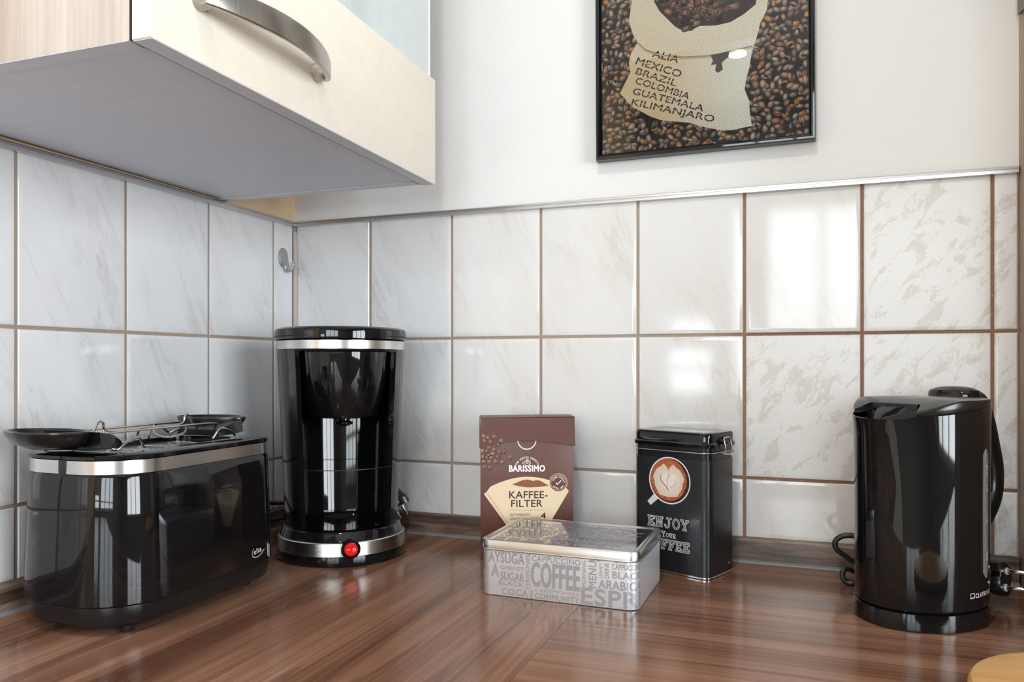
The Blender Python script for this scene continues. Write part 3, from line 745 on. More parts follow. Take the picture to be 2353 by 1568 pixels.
for sgn in (-1, 1):
    for xs in (-1, 1):
        obj('support_wire', tube([(xs * 0.030, sgn * 0.090, 0.0100), (xs * 0.044, sgn * 0.092, 0.0060), (xs * 0.052, sgn * 0.088, 0.0024), (xs * 0.054, sgn * 0.078, 0.0090), (xs * 0.053, sgn * 0.062, 0.0125), (xs * 0.050, sgn * 0.052, 0.0010)], 0.0014, 6, 8), MAT['wire_steel'], t)
    obj('support_wire', tube([(-0.026, sgn * 0.036, 0.0175), (-0.024, sgn * 0.036, 0.008), (-0.012, sgn * 0.034, 0.003), (0.008, sgn * 0.034, 0.004), (0.022, sgn * 0.036, 0.009), (0.026, sgn * 0.036, 0.0175)], 0.0013, 6, 8), MAT['wire_steel'], t)

# ================================================================== coffee maker
t = thing('coffee_maker', 'black drip coffee maker with steel bands and red switch, jug removed', 'coffee maker', (0.196, -0.155, 0.0), R(40))
N = 72
def coff(r0, z, k=0.0, dx=0.0, back=0.0):
    """round outline, stretched to the back by `back`"""
    out = []
    for i in range(N):
        a = 2 * math.pi * i / N; y = r0 * math.sin(a)
        if y > 0: y *= 1 + back
        out.append((r0 * math.cos(a) + dx, y + k, z))
    return out
obj('base', loft([coff(0.0865, 0.0), coff(0.0905, 0.0022), coff(0.0915, 0.006), coff(0.0905, 0.0145)]), MAT['black_gloss'], t)
obj('base_band', loft([coff(0.0906, 0.0147), coff(0.0912, 0.0152), coff(0.0898, 0.0325), coff(0.0885, 0.0335)]), MAT['steel_band'], t)
obj('base_deck', loft([coff(0.0880, 0.0336), coff(0.0862, 0.0352), coff(0.0835, 0.0440), coff(0.0815, 0.0462), coff(0.0790, 0.0466), coff(0.0770, 0.0452), coff(0.0700, 0.0448)]), MAT['black_gloss'], t)
obj('hot_plate', lathe([(0.0600, 0.0452), (0.0620, 0.0468), (0.0610, 0.0474), (0.0560, 0.0470), (0.0545, 0.0466), (0.0100, 0.0466)], 56, 0, -0.012), MAT['black_gloss'], t)
# C-shaped shell, open to the front (local -y)
def shell():
    a0 = -90 + 50; a1 = 270 - 50; m = 56
    prof = [(0.0795, 0.0440), (0.0810, 0.0700), (0.0835, 0.1300), (0.0870, 0.2100), (0.0905, 0.2800), (0.0912, 0.2945)]
    rings = []
    for r0, z in prof:
        yk = 0.004 + 0.016 * (z - 0.044) / 0.25
        g = 0.0
        outer = []; inner = []
        for i in range(m + 1):
            a = R(a0 + (a1 - a0) * i / m); y = r0 * math.sin(a); y = y * (1.10 if y > 0 else 1.0)
            outer.append((r0 * math.cos(a), y + yk * 0.5, z))
            ri = r0 - 0.0085; yi = ri * math.sin(a)
            yi = yi * 0.88 if yi > 0 else yi
            inner.append((ri * math.cos(a), yi + yk * 0.5, z))
        rings.append(outer + inner[::-1])
    return loft(rings, True, True, 32)
obj('shell', shell(), MAT['black_gloss'], t)
obj('shell_seam', loft([coff(0.0832, z, 0.0050, 0, 0.10) for z in (0.1290, 0.1302)], False, False), MAT['cavity_black'], t)
HK = 0.010
obj('head', loft([coff(0.074, 0.2905, HK, 0, 0.1), coff(0.0900, 0.2915, HK, 0, 0.1), coff(0.0915, 0.2945, HK, 0, 0.1), coff(0.0915, 0.3080, HK, 0, 0.1)]), MAT['black_gloss'], t)
bmr = []
for r0, z in ((0.0918, 0.2952), (0.0924, 0.2956), (0.0924, 0.3072), (0.0918, 0.3076)):
    bmr.append([(r0 * math.cos(R(-172 + 164 * i / 60)), r0 * math.sin(R(-172 + 164 * i / 60)) + HK, z) for i in range(61)])
obj('head_band', loft(bmr, False, False, 30, False), MAT['steel_band'], t)
obj('lid', loft([coff(0.0912, 0.3082, HK, 0, 0.1), coff(0.0945, 0.3098, HK, 0, 0.1), coff(0.0952, 0.3180, HK, 0, 0.1), coff(0.0940, 0.3235, HK, 0, 0.1), coff(0.0890, 0.3262, HK, 0, 0.1), coff(0.060, 0.3280, HK, 0, 0.1), coff(0.02, 0.3286, HK, 0, 0.1)]), MAT['black_gloss'], t)
obj('filter_basket', lathe([(0.0622, 0.2912), (0.0620, 0.2860), (0.0600, 0.2600), (0.0545, 0.2300), (0.0470, 0.2045), (0.0445, 0.2005), (0.0400, 0.1990), (0.0100, 0.1985)], 64, 0, -0.022), MAT['black_gloss'], t)
obj('drip_nozzle', lathe([(0.0085, 0.1984), (0.0085, 0.1945), (0.0070, 0.1940), (0.0085, 0.1930), (0.0125, 0.1920), (0.0120, 0.1890), (0.0060, 0.1862), (0.0015, 0.1858)], 32, 0, -0.022), MAT['black_gloss'], t)
def on_base(u, v_, l, r0=0.0912):
    a = -math.pi / 2 + u / r0; return ((r0 + l) * math.cos(a), (r0 + l) * math.sin(a), v_)
sw = obj('switch', loft([[(a * s_, -0.0885 - d, 0.0252 + b * s_) for a, b in ellipse(0.0132, 0.0132, 36)] for d, s_ in ((0.0, 1.0), (0.0048, 1.0), (0.0060, 0.92), (0.0060, 0.80), (0.0046, 0.76))]), MAT['black_gloss'], t)
obj('rocker', loft([[(a, -0.0925 - d - (0.0012 * a / 0.0088), 0.0252 + b * s_) for a, b in ellipse(0.0090 * s_, 0.0090, 32)] for d, s_ in ((0.0, 1.0), (0.0016, 1.0), (0.0026, 0.9))]), MAT['red_rocker'], sw)
pr = Print(); pr.line([(-5.0, 25.2), (-1.4, 25.2)], 0.7, (0.85, 0.75, 0.72), 1); pr.ring(4.0, 25.2, 1.3, 2.0, (0.85, 0.75, 0.72), 1, 20)
pr.build('switch_marks', MAT['print_ink'], sw, lambda u, v_, l: (u * mm, -0.0953 - 0.00013 * u - l, v_ * mm))

# ---- its cord and plug
def attach(o, par):
    """parent o under par, keeping the place it was given in the room"""
    o.parent = par
    o.matrix_parent_inverse = (Matrix.Translation(par.location) @ par.rotation_euler.to_matrix().to_4x4()).inverted()
    return o
def plug(par, loc, rot, L=0.034):
    oc = lambda s_, sq: [(a, b) for a, b in ellipse(0.0185 * s_, 0.0175 * s_ * sq, 24, 2.8)]
    p = obj('plug', loft([[(x, a, b) for a, b in oc(s_, sq)] for x, s_, sq in ((0.0, 0.95, 1.0), (-0.0015, 1.0, 1.0), (-0.012, 1.0, 1.0), (-0.0135, 0.86, 0.98), (-0.020, 0.80, 0.9), (-L, 0.62, 0.8), (-L - 0.004, 0.40, 0.9))]), MAT['black_satin'], None, loc, rot); attach(p, par)
    for sg in (-1, 1):
        obj('pin', loft([[(x, sg * 0.0095 + 0.0024 * s_ * math.cos(2 * math.pi * k / 16), 0.0024 * s_ * math.sin(2 * math.pi * k / 16)) for k in range(16)] for x, s_ in ((0.0, 1), (0.0175, 1), (0.019, 0.6))]), MAT['chrome'], p)
        obj('collar', loft([[(x, sg * 0.0095 + 0.0042 * math.cos(2 * math.pi * k / 16), 0.0042 * math.sin(2 * math.pi * k / 16)) for k in range(16)] for x in (-0.0002, 0.0014)]), MAT['white_plastic'], p)
        obj('earth_clip', box(-0.010, 0.0006, -0.003, 0.003, sg * 0.0172 - 0.0008, sg * 0.0172 + 0.0008, 0.0003), MAT['chrome'], p)
    return p
maker = t
plug(maker, (0.2215, -0.033, 0.0475), (R(20), R(62), R(12)))
o = obj('power_cord', tube([(0.120, -0.060, 0.045), (0.086, -0.052, 0.058), (0.065, -0.088, 0.054), (0.050, -0.126, 0.0575), (0.045, -0.160, 0.066), (0.033, -0.215, 0.050), (0.025, -0.262, 0.028), (0.027, -0.270, 0.018), (0.036, -0.215, 0.030), (0.046, -0.165, 0.040), (0.050, -0.121, 0.031), (0.068, -0.078, 0.033), (0.105, -0.036, 0.036), (0.165, -0.027, 0.052), (0.196, -0.035, 0.085), (0.2045, -0.0365, 0.0795)], 0.0031, 8, 10), MAT['rubber'])
attach(o, maker)

# ================================================================== coffee filter carton
W2, D2, H2 = 0.0655, 0.025, 0.199
t = thing('filter_carton', 'brown carton of paper coffee filters with a lifted lid flap', 'carton', (0.4519, -0.0747, 0.0), R(22.6))
obj('body', box(-W2, W2, -D2, D2, 0, 0.196, 0.0004), MAT['carton_brown'], t)
F_Y = -D2 - 0.0006
# lid: top, side ears and the front flap with a curved lower edge
arc = [(-67.0, 156.5), (-50, 161.5), (-30, 165.2), (-10, 166.9), (10, 167.0), (30, 165.4), (50, 162.6), (67.8, 159.4)]
lid_pts = arc + [(66.6, 200.8), (-65.5, 199.6)]
fl2 = loft([[(x * mm, -D2 - 0.0030 + d, z * mm) for x, z in lid_pts] for d in (0.0, 0.0006)], True, True, 10)
lid = obj('lid_flap', fl2, MAT['carton_brown'], t)
obj('lid_top', loft([[(-W2 - 0.0015, -D2 - 0.003, z), (W2 + 0.0015, -D2 - 0.003, z + 0.001), (W2 + 0.001, D2 + 0.001, z + 0.001), (-W2 - 0.001, D2 + 0.001, z)] for z in (0.1985, 0.1995)]), MAT['carton_brown'], lid)
for sg in (-1, 1):
    obj('lid_side', box(sg * (W2 + 0.0012) - 0.0003, sg * (W2 + 0.0012) + 0.0003, -D2 - 0.002, D2, 0.157 if sg < 0 else 0.160, 0.199), MAT['carton_brown'], lid)
cream = lin((222, 200, 168)); brown = lin((92, 50, 42)); wht = lin((238, 232, 230)); dkb = lin((70, 34, 28))
pr = Print()
pr.ring(-0.2, 167.5, 12.0, 13.6, lin((226, 214, 200)), 0, 60)
pr.arc_text('THE COFFEE EXPERTS', 0.3, 126.2, 15.6, R(158), R(22), 2.7, wht, 1, 0.01)
for dx, an in ((-1.6, 0.25), (2.6, -0.9)):
    el = [(dx - 0.7 + 4.2 * math.cos(q) * math.cos(an) - 2.3 * math.sin(q) * math.sin(an), 136.2 + 4.2 * math.cos(q) * math.sin(an) + 2.3 * math.sin(q) * math.cos(an) + (0.8 if dx > 0 else 0)) for q in [2 * math.pi * k / 24 for k in range(25)]]
    pr.line(el, 0.5, wht, 1); pr.line([el[0], ((el[0][0] + el[12][0]) / 2 + 0.6, (el[0][1] + el[12][1]) / 2 + 0.7), el[12]], 0.5, wht, 1)
pr.text('BARISSIMO', -25.1, 123.5, 8.4, 50.2, 0, wht, 1, 0.05)
# paper filter
top = []
for k in range(21):
    u = k / 20; x = -57.5 + (59.0 + 57.5) * u
    top.append((x, 94.5 + (116.0 - 94.5) * math.sin(math.pi * (0.06 + 0.88 * u)) ** 0.9 if 0 < u < 1 else (94.0 if u == 0 else 95.7)))
pr.poly([(-60.3, 91.5), (-59.8, 93.6)] + top + [(35.4, 55.9), (16, 24), (-13, 24), (-31.3, 51.5)], cream, 1)
pr.poly([(-57.5, 92.5), (-54.5, 94.3), (-26.5, 51.5), (-29.0, 50.5)], lin((206, 182, 150)), 2)
gpts = [(-21.2, 105.5), (-14, 108.0), (-7, 111.0), (-1, 112.2), (4, 111.5), (8, 110.0), (13, 111.0), (18, 110.6), (24, 107.2), (31, 103.2), (22, 102.0), (2.0, 101.0), (-12, 102.6)]
pr.poly(gpts, lin((132, 78, 44)), 2)
rg = random.Random(5)
for k in range(110):
    x, z = rg.uniform(-20, 30), rg.uniform(101, 112)
    if inside((x, z), gpts) and inside((x + 1, z), gpts):
        pr.poly([(x, z), (x + rg.uniform(0.6, 1.5), z - 0.3), (x + 0.6, z + rg.uniform(0.4, 1.0))], lin(rg.choice([(168, 104, 60), (98, 54, 32), (186, 122, 74), (76, 40, 26)])), 3)
pr.text('KAFFEE-', -25.1, 85.8, 9.7, 54.0, 0, dkb, 2, 0.025)
pr.text('FILTER', -22.3, 73.6, 9.7, 44.0, 0, dkb, 2, 0.025)
pr.line([(-25.9, 69.3), (26.3, 69.3)], 0.35, dkb, 2); pr.line([(4.5, 69.2), (4.5, 52)], 0.35, dkb, 2)
pr.text('NATURBRAUN', -24.0, 60.8, 3.8, 26.2, 0, dkb, 2, 0.0); pr.text('UNGEBLEICHT', -24.0, 55.0, 3.8, 26.2, 0, dkb, 2, 0.0)
pr.text('GR\u00d6SSE', 6.4, 57.0, 2.6, 11.5, 0, dkb, 2, 0.0); pr.text('4', 19.5, 56.9, 8.2, 6.8, 0, dkb, 2, 0.03)
sx_, sz_ = 44.1, 107.5
seal = []
for k in range(72):
    a = 2 * math.pi * k / 72; r_ = 12.7 + (0.55 if k % 2 else -0.25); seal.append((sx_ + r_ * math.cos(a), sz_ + r_ * math.sin(a)))
pr.poly(seal, cream, 3); pr.poly([(sx_ + (x - sx_) * 0.94, sz_ + (z - sz_) * 0.94) for x, z in seal], brown, 4)
pr.ring(sx_, sz_, 10.3, 10.8, cream, 5, 40)
pr.arc_text('EXTRA STABILE', sx_, sz_, 7.0, R(160), R(0), 2.2, wht, 5, 0.02)
pr.arc_text('DOPPEL NAHT', sx_, sz_, 9.2, R(215), R(330), 2.0, wht, 5, 0.02, True)
pr.line([(sx_ - 3.2, sz_ - 0.3), (sx_ - 1.4, sz_ - 2.6), (sx_ + 3.8, sz_ + 2.8)], 1.25, wht, 5)
bn = [(-61, 172.5), (-55.5, 170.5), (-46.5, 172.0), (-36.5, 165.8), (-60, 166.0), (-52, 164.5), (-47, 161.5), (-41, 161.8), (-60, 159), (-54, 157.5), (-46.5, 154.5), (-63, 152.5), (-57.0, 152.0), (-48.5, 148.5), (-39.5, 150.2), (-31.9, 152.0), (-54, 147.2), (-62, 144.0), (-57, 143), (-51, 142.8), (-41.6, 143.8), (-24.5, 143.8), (-61, 137.5), (-53.5, 137.2), (-44.6, 137.6), (-35.2, 136.5), (-59.7, 129.8), (-52.4, 129.3)]
for k, (x, z) in enumerate(bn):
    bean(pr, x, z, 4.2, 3.1, rg.uniform(-1.2, 1.2) + (0.8 if k % 2 else 0), lin(rg.choice([(150, 96, 74), (128, 80, 64), (112, 70, 62)])), 6, k % 3 != 1, lin((226, 176, 144)), 0.30, (-65.3, 65.3, 0, 196))
pr.build('printed_front', MAT['print_ink'], t, lambda u, v_, l: (u * mm, -D2 - 0.0002 - l, v_ * mm), 0.00004)
pr = Print()
for k, (x, z) in enumerate(bn):
    if z > 162: bean(pr, x, z + 0.8, 4.2, 3.1, rg.uniform(-1.2, 1.2), lin(rg.choice([(150, 96, 74), (128, 80, 64), (112, 70, 62)])), 1, k % 3 != 1, lin((226, 176, 144)), 0.30, (-64.8, 65.3, 0, 196))
pr.build('printed_beans', MAT['print_ink'], lid, lambda u, v_, l: (u * mm, -D2 - 0.0031 - l, v_ * mm), 0.00004)

# ================================================================== black coffee tin
CW, CD, CH = 0.0565, 0.0375, 0.1620
t = thing('coffee_canister', 'tall black tin printed with a cappuccino cup, wire clasp lid', 'tin', (0.6746, -0.0661, 0.0), R(-22))
def cout(d, r0=0.0125): return rrect(CW + d, CD + d, r0 + d, 8)
obj('body', loft([lev(cout(-0.0006), 0.003), lev(cout(0.0), 0.0036), lev(cout(0.0), 0.1505), lev(cout(-0.0004), 0.151)]), MAT['black_print'], t)
obj('bottom_rim', loft([lev(cout(-0.0005), 0.0), lev(cout(0.0008), 0.0008), lev(cout(0.0008), 0.0026), lev(cout(-0.0005), 0.0034)]), MAT['chrome'], t)
obj('neck', loft([lev(cout(-0.0012), 0.1512), lev(cout(-0.0012), 0.170)]), MAT['black_satin'], t)
obj('wire_hoop', tube([(x, y, 0.1605) for x, y in cout(0.0003)], 0.0010, 1, 8, True, False), MAT['wire_steel'], t)
lid = obj('lid', loft([lev(cout(0.0006), 0.1668), lev(cout(0.0026), 0.1674), lev(cout(0.0028), 0.1715), lev(cout(0.0012), 0.1728), lev(cout(0.0004), 0.1735), lev(cout(0.0004), 0.1835), lev(cout(-0.0010), 0.1858), lev(cout(-0.0060), 0.1866), lev(rrect(CW - 0.012, CD - 0.012, 0.006, 8), 0.1862)]), MAT['black_gloss'], t)
# wire clasp on the right narrow side
cl = obj('clasp', tube([(CW + 0.0020, -0.0200, 0.1605), (CW + 0.0050, -0.0130, 0.1600), (CW + 0.0062, -0.006, 0.1590), (CW + 0.0066, 0.010, 0.1575), (CW + 0.0056, 0.018, 0.1590), (CW + 0.0035, 0.024, 0.1605)], 0.0013, 6, 8), MAT['wire_steel'], t)
obj('bail', tube([(CW + 0.0062, -0.006, 0.1590), (CW + 0.0072, -0.0065, 0.1680), (CW + 0.0050, -0.0060, 0.1780), (CW + 0.0045, 0.0, 0.1790), (CW + 0.0050, 0.0090, 0.1785), (CW + 0.0072, 0.0105, 0.1680), (CW + 0.0066, 0.010, 0.1575)], 0.0012, 6, 8), MAT['wire_steel'], cl)
obj('catch', box(CW + 0.0004, CW + 0.0060, -0.012, 0.015, 0.1735, 0.1770, 0.0012), MAT['black_satin'], lid)
pr = Print(); cu = 3.0; cx, cz, cr = 0.2, 121.6, 31.0
wht = lin((226, 224, 226)); n = 56
circ = lambda r_, x=cx, z=cz, sx=1.0: [(x + r_ * sx * math.cos(2 * math.pi * k / n), z + r_ * math.sin(2 * math.pi * k / n)) for k in range(n)]
pr.poly([(-33.5, 91.0), (-28.5, 86.0), (-15.5, 97.0), (-22.5, 102.5)], lin((214, 214, 220)), 1)
pr.poly(circ(cr), wht, 2); pr.poly(circ(29.2, cx + 0.2, cz), lin((46, 26, 28)), 3)
cof = circ(27.6, cx - 1.6, cz + 0.8, 0.97)
pr.fan(cof, (cx - 1.6, cz + 0.8), lin((196, 120, 84)), lin((172, 84, 50)), 4)
rg = random.Random(9)
for k in range(520):
    a = rg.uniform(0, 2 * math.pi); r_ = rg.uniform(21.5, 27.2)
    x, z = cx - 1.6 + r_ * math.cos(a), cz + 0.8 + r_ * math.sin(a); s_ = rg.uniform(0.25, 0.8)
    pr.poly([(x - s_, z), (x, z - s_), (x + s_, z), (x, z + s_)], lin(rg.choice([(150, 66, 36), (206, 124, 84), (128, 52, 30), (224, 150, 112)])), 5)
foam = []
for k in range(n):
    a = 2 * math.pi * k / n; r_ = 22.4 + 0.8 * math.sin(5 * a) + 0.5 * math.sin(11 * a)
    if abs(a - math.pi / 2) < 0.32: r_ -= 9.0 * (1 - abs(a - math.pi / 2) / 0.32)
    foam.append((cx - 1.4 + r_ * math.cos(a), cz + r_ * math.sin(a)))
pr.fan(foam, (cx - 1.4, cz - 2), lin((238, 228, 220)), lin((216, 196, 182)), 6)
def heart(s_, x, z):
    out = []
    for k in range(40):
        q = 2 * math.pi * k / 40
        out.append((x + s_ * 16 * math.sin(q) ** 3 / 16, z + s_ * (13 * math.cos(q) - 5 * math.cos(2 * q) - 2 * math.cos(3 * q) - math.cos(4 * q)) / 16))
    return out
pr.poly(heart(12.2, -1.6, 121.0), lin((166, 116, 96)), 7)
pr.poly(heart(12.0, -0.4, 121.6), lin((236, 224, 216)), 8)
pr.line([(-0.6, 129), (-3.2, 122), (-2.6, 116), (-4.0, 110.5)], 0.7, lin((176, 140, 122)), 9)
pr.line([(8.5, 124), (10.0, 120), (7.5, 115.5), (2.0, 112.6)], 0.9, lin((196, 168, 152)), 9)
# chalk slab lettering
SLAB = {
 'E': [[(.22, .09), (.22, .91)], [(.05, .91), (.9, .91), (.9, .72)], [(.05, .09), (.9, .09), (.9, .28)], [(.22, .5), (.62, .5)], [(.62, .62), (.62, .38)]],
 'F': [[(.22, .09), (.22, .91)], [(.05, .91), (.92, .91), (.92, .70)], [(.05, .09), (.48, .09)], [(.22, .5), (.66, .5)], [(.66, .63), (.66, .37)]],
 'N': [[(.2, .09), (.2, .91)], [(.2, .91), (.8, .09)], [(.8, .09), (.8, .91)], [(.02, .91), (.3, .91)], [(.02, .09), (.4, .09)], [(.6, .91), (.98, .91)]],
 'J': [[(.4, .91), (.96, .91)], [(.68, .91), (.68, .34), (.6, .16), (.42, .09), (.24, .13), (.13, .3)]],
 'O': [[(.5 + .4 * math.cos(q), .5 + .41 * math.sin(q)) for q in [2 * math.pi * k / 16 for k in range(17)]]],
 'C': [[(.5 + .4 * math.cos(q), .5 + .41 * math.sin(q)) for q in [R(45) + R(270) * k / 12 for k in range(13)]], [(.84, .94), (.84, .66)]],
 'Y': [[(.14, .91), (.5, .45)], [(.86, .91), (.5, .45)], [(.5, .45), (.5, .09)], [(0, .91), (.3, .91)], [(.7, .91), (1, .91)], [(.3, .09), (.7, .09)]],
 'U': [[(.2, .91), (.2, .32), (.32, .12), (.5, .08), (.68, .12), (.8, .32), (.8, .91)], [(.03, .91), (.38, .91)], [(.62, .91), (.97, .91)]],
 'R': [[(.22, .09), (.22, .91)], [(.05, .91), (.6, .91), (.82, .79), (.82, .62), (.6, .5), (.22, .5)], [(.5, .5), (.84, .09), (1, .09)], [(.05, .09), (.42, .09)]]}
def slab(s_, x, z, h, wd, col, inner, skew=0.0):
    cw = wd / len(s_)
    for k, ch in enumerate(s_):
        for st in SLAB[ch]:
            P = [(x + (k + 0.06 + a * 0.86) * cw, z + b * h) for a, b in st]
            pr.line(P, 0.19 * h, col, 1)
            if inner: pr.line(P, 0.055 * h, lin((40, 42, 48)), 2)
chalk = lin((206, 206, 208))
slab('ENJOY', -33.5, 58.3, 14.6, 62.5, chalk, True)
slab('Y', -12.0, 46.2, 8.2, 6.6, chalk, False); slab('OUR', -5.4, 46.2, 6.2, 15.6, chalk, False)
slab('COFFEE', -34.5, 30.0, 14.0, 65.0, chalk, True)
for k in range(46):     # scratches and chalk dust
    x, z = rg.uniform(-44, 42), rg.uniform(8, 146); L = rg.uniform(3, 13); g = rg.uniform(0.022, 0.075)
    if (x - cx) ** 2 + (z - cz) ** 2 < 46 ** 2: continue
    pr.line([(x, z), (x + L * 0.55, z + L * 0.8)], 0.16, (g, g, g * 1.05), 0)
pr.build('printed_front', MAT['print_ink'], t, lambda u, v_, l: (u * mm, -CD - 0.0001 - l, v_ * mm), 0.00004)
pr = Print(); pr.poly([(26.5, 12.2), (31.5, 12.2), (31.5, 14.4), (26.5, 14.4)], lin((200, 200, 204)), 1); pr.line([(27, 13.3), (31, 13.3)], 0.7, lin((60, 60, 64)), 2)
pr.build('side_label', MAT['print_ink'], t, lambda u, v_, l: (CW + 0.0001 + l, (u - 12) * mm, v_ * mm))

# ================================================================== silver word tin
TW, TD = 0.0950, 0.0710
t = thing('biscuit_tin', 'flat silver tin box covered in grey coffee words', 'tin', (0.5593, -0.2015, 0.0), R(-0.8))
def bout(d, r0=0.0130): return rrect(TW + d, TD + d, max(0.001, r0 + d), 8)
obj('body', loft([lev(bout(-0.0014), 0.0), lev(bout(-0.0002), 0.0008), lev(bout(0), 0.002), lev(bout(0), 0.0555)]), MAT['tin_steel'], t)
lid = obj('lid', loft([lev(bout(0.0006), 0.0535), lev(bout(0.0020), 0.0538), lev(bout(0.0022), 0.0548), lev(bout(0.0016), 0.0558), lev(bout(0.0014), 0.0635), lev(bout(0.0006), 0.0652), lev(bout(-0.0012), 0.0658), lev(bout(-0.0042), 0.0654), lev(bout(-0.0066), 0.0642), lev(bout(-0.0080), 0.0636)], False, True, 28), MAT['rim_steel'], t)
obj('lid_top', loft([lev(bout(-0.0078), 0.0637), lev(bout(-0.0072), 0.0640)]), MAT['lid_steel'], lid)
gy = lin((164, 165, 174)); pr = Print()
def per(u):                     # walk round the front and its corners from the centre of the front
    fl0 = TW - 0.013; rr = 0.013
    s_ = 1 if u >= 0 else -1; a = abs(u)
    if a <= fl0: return (u, -TD, 0.0, -1.0)
    q = (a - fl0) / rr
    if q <= math.pi / 2: return (s_ * (fl0 + rr * math.sin(q)), -TD + rr - rr * math.cos(q), s_ * math.sin(q), -math.cos(q))
    e = a - fl0 - rr * math.pi / 2
    return (s_ * TW, -TD + rr + e, s_, 0.0)
def tin_map(u, v_, l):
    x, y, nx, ny = per(u * mm); l += 0.00008; return (x + nx * l, y + ny * l, v_ * mm)
top_clip = lambda x, y: y < 53.5
for s_, x, z, h, wd in (('AYSUGA', -83.9, 39.8, 11.6, 45), ('GPIRMET', -69, 31.6, 4.8, 30.2), ('A', -80.2, 23.0, 14.4, 9), ('SUGAR', -68.7, 19.6, 9.4, 29.7), ('BLACK', -70.8, 13.6, 4.9, 31.6), ('COCA', -66.7, 2.6, 7.4, 32.3), ('CAPPUCCINO', -29.4, 45.2, 6.2, 58.9), ('COFFEE', -29.9, 16.4, 27.0, 57.8), ('CEREMONIES', -25.4, 10.6, 3.0, 53), ('COMMUNITY', -25.4, 2.4, 6.0, 52.8), ('CAPPUCCINO', 65.9, 44.9, 6.0, 36.5), ('BLACK', 66.5, 34.9, 7.6, 35.6), ('ARABICA', 50.6, 22.2, 9.4, 51.5), ('ESPRI', 30.8, 2.7, 17.6, 71.5), ('G', -97.5, 4.0, 9.0, 6.5), ('R', -97.5, 16.0, 6.5, 5), ('UO', -97.5, 28.0, 20, 7), ('ARABICA MORNING DRINK', -76, 51.6, 5.5, 96), ('COMMUNITY', 40, 52.0, 5.5, 56)):
    pr.text(s_, x, z, h, wd, 0, gy, 1, 0.035 if h > 5 else 0.01, top_clip)
for s_, x, z, h, wd in (('CEREMONIES', -32.0, 11.7, 4.8, 39.6), ('MORNING', 35.6, 21.8, 4.2, 29.4), ('MENU', 47.8, 21.4, 8.7, 30.2), ('URMET', 54.8, 33.6, 3.4, 17.2), ('DRINK', 62.6, 33.9, 5.4, 17.4), ('DRINK', -28.2, 2.0, 3.0, 9.0)):
    pr.text(s_, x, z, h, wd, math.pi / 2, gy, 1, 0.03, None)
pr.build('printed_words', MAT['print_metal'], t, tin_map, 0.00004, [sg * (82.0 + 1.8 * k) for k in range(13) for sg in (-1, 1)])
pr = Print(); rg = random.Random(11)
words = ['COFFEE', 'ESPRESSO', 'ARABICA', 'CAPPUCCINO', 'BLACK', 'SUGAR', 'MENU', 'COCA', 'MORNING', 'GOURMET', 'CEREMONIES', 'DRINK']
z = -60.0; q = 0
while z < 52:
    h = rg.choice([5, 7, 10, 13]); x = -84.0
    while x < 66:
        w_ = rg.choice([24, 32, 40, 18]); s_ = words[q % len(words)]; q += 1
        w_ = min(w_, 83 - x); pr.text(s_, x, z, h, w_ - 3, 0, gy, 1, 0.03); x += w_
    z += h + 2.4
pr.build('lid_words', MAT['print_metal'], lid, lambda u, v_, l: (u * mm, v_ * mm, 0.06405 + l), 0.00003)

# ================================================================== kettle
t = thing('kettle', 'glossy black oval kettle on its round power base', 'kettle', (0.9455, -0.1700, 0.0), R(49))
# local +x towards the handle, -x towards the spout
KN = 80
def kring(a, b, z, spout=0.0, dip=0.0, cx=0.0):
    out = []
    for i in range(KN):
        q = 2 * math.pi * i / KN; c, s_ = math.cos(q), math.sin(q)
        k = max(0.0, (-c - 0.62) / 0.38) ** 1.3
        x = cx + a * c - spout * k
        out.append((x, b * s_, z + dip * x))
    return out
pb = obj('power_base', loft([kring(0.0740, 0.0590, 0.0), kring(0.0770, 0.0620, 0.0012), kring(0.0772, 0.0622, 0.004), kring(0.0760, 0.0610, 0.0180), kring(0.0735, 0.0585, 0.0192)]), MAT['black_gloss'], t)
obj('body', loft([kring(0.0722, 0.0572, 0.0198), kring(0.0752, 0.0602, 0.0206), kring(0.0757, 0.0607, 0.0230), kring(0.0760, 0.0610, 0.08), kring(0.0764, 0.0614, 0.15, 0.002), kring(0.0767, 0.0617, 0.20, 0.005), kring(0.0768, 0.0618, 0.2262, 0.0100, 0.105), kring(0.0758, 0.0608, 0.2270, 0.0100, 0.105), kring(0.0748, 0.0598, 0.2262, 0.0098, 0.105), kring(0.0725, 0.0580, 0.19, 0.003)], True, True, 40), MAT['black_gloss'], t)
# lid: cut straight across towards the spout
def klid():
    rings = []
    for sc_, z in ((0.985, None), (0.998, None), (1.0, 0.2350), (0.985, 0.2368), (0.80, 0.2378), (0.4, 0.2386), (0.08, 0.2388)):
        ring = []
        for i in range(KN):
            q = 2 * math.pi * i / KN; x, y = 0.0768 * sc_ * math.cos(q), 0.0618 * sc_ * math.sin(q)
            if abs(y) < 0.034: x = max(x, -0.044)
            zz = z if z else 0.2272 + 0.105 * x + (0.002 if sc_ > 0.99 else 0.0)
            if z: zz = max(zz - 0.017 * max(0.0, (-0.018 - x) / 0.058) ** 1.4, 0.2272 + 0.105 * x + 0.0025)
            ring.append((x, y, zz))
        rings.append(ring)
    return loft(rings, True, True, 30)
kl = obj('lid', klid(), MAT['black_satin'], t)
obj('spout_slope', loft([[(x0_ + (0.012 if z < 0.23 else 0.0) * (y / 0.034) ** 2, y * k, z) for y in (-0.034, -0.026, -0.012, 0.0, 0.012, 0.026, 0.034)] for x0_, z, k in ((-0.0435, 0.2300, 1.0), (-0.0480, 0.2280, 1.0), (-0.0570, 0.2220, 0.98), (-0.0660, 0.2130, 0.90), (-0.0700, 0.2000, 0.75))], False, False, 50, False), MAT['black_gloss'], kl)
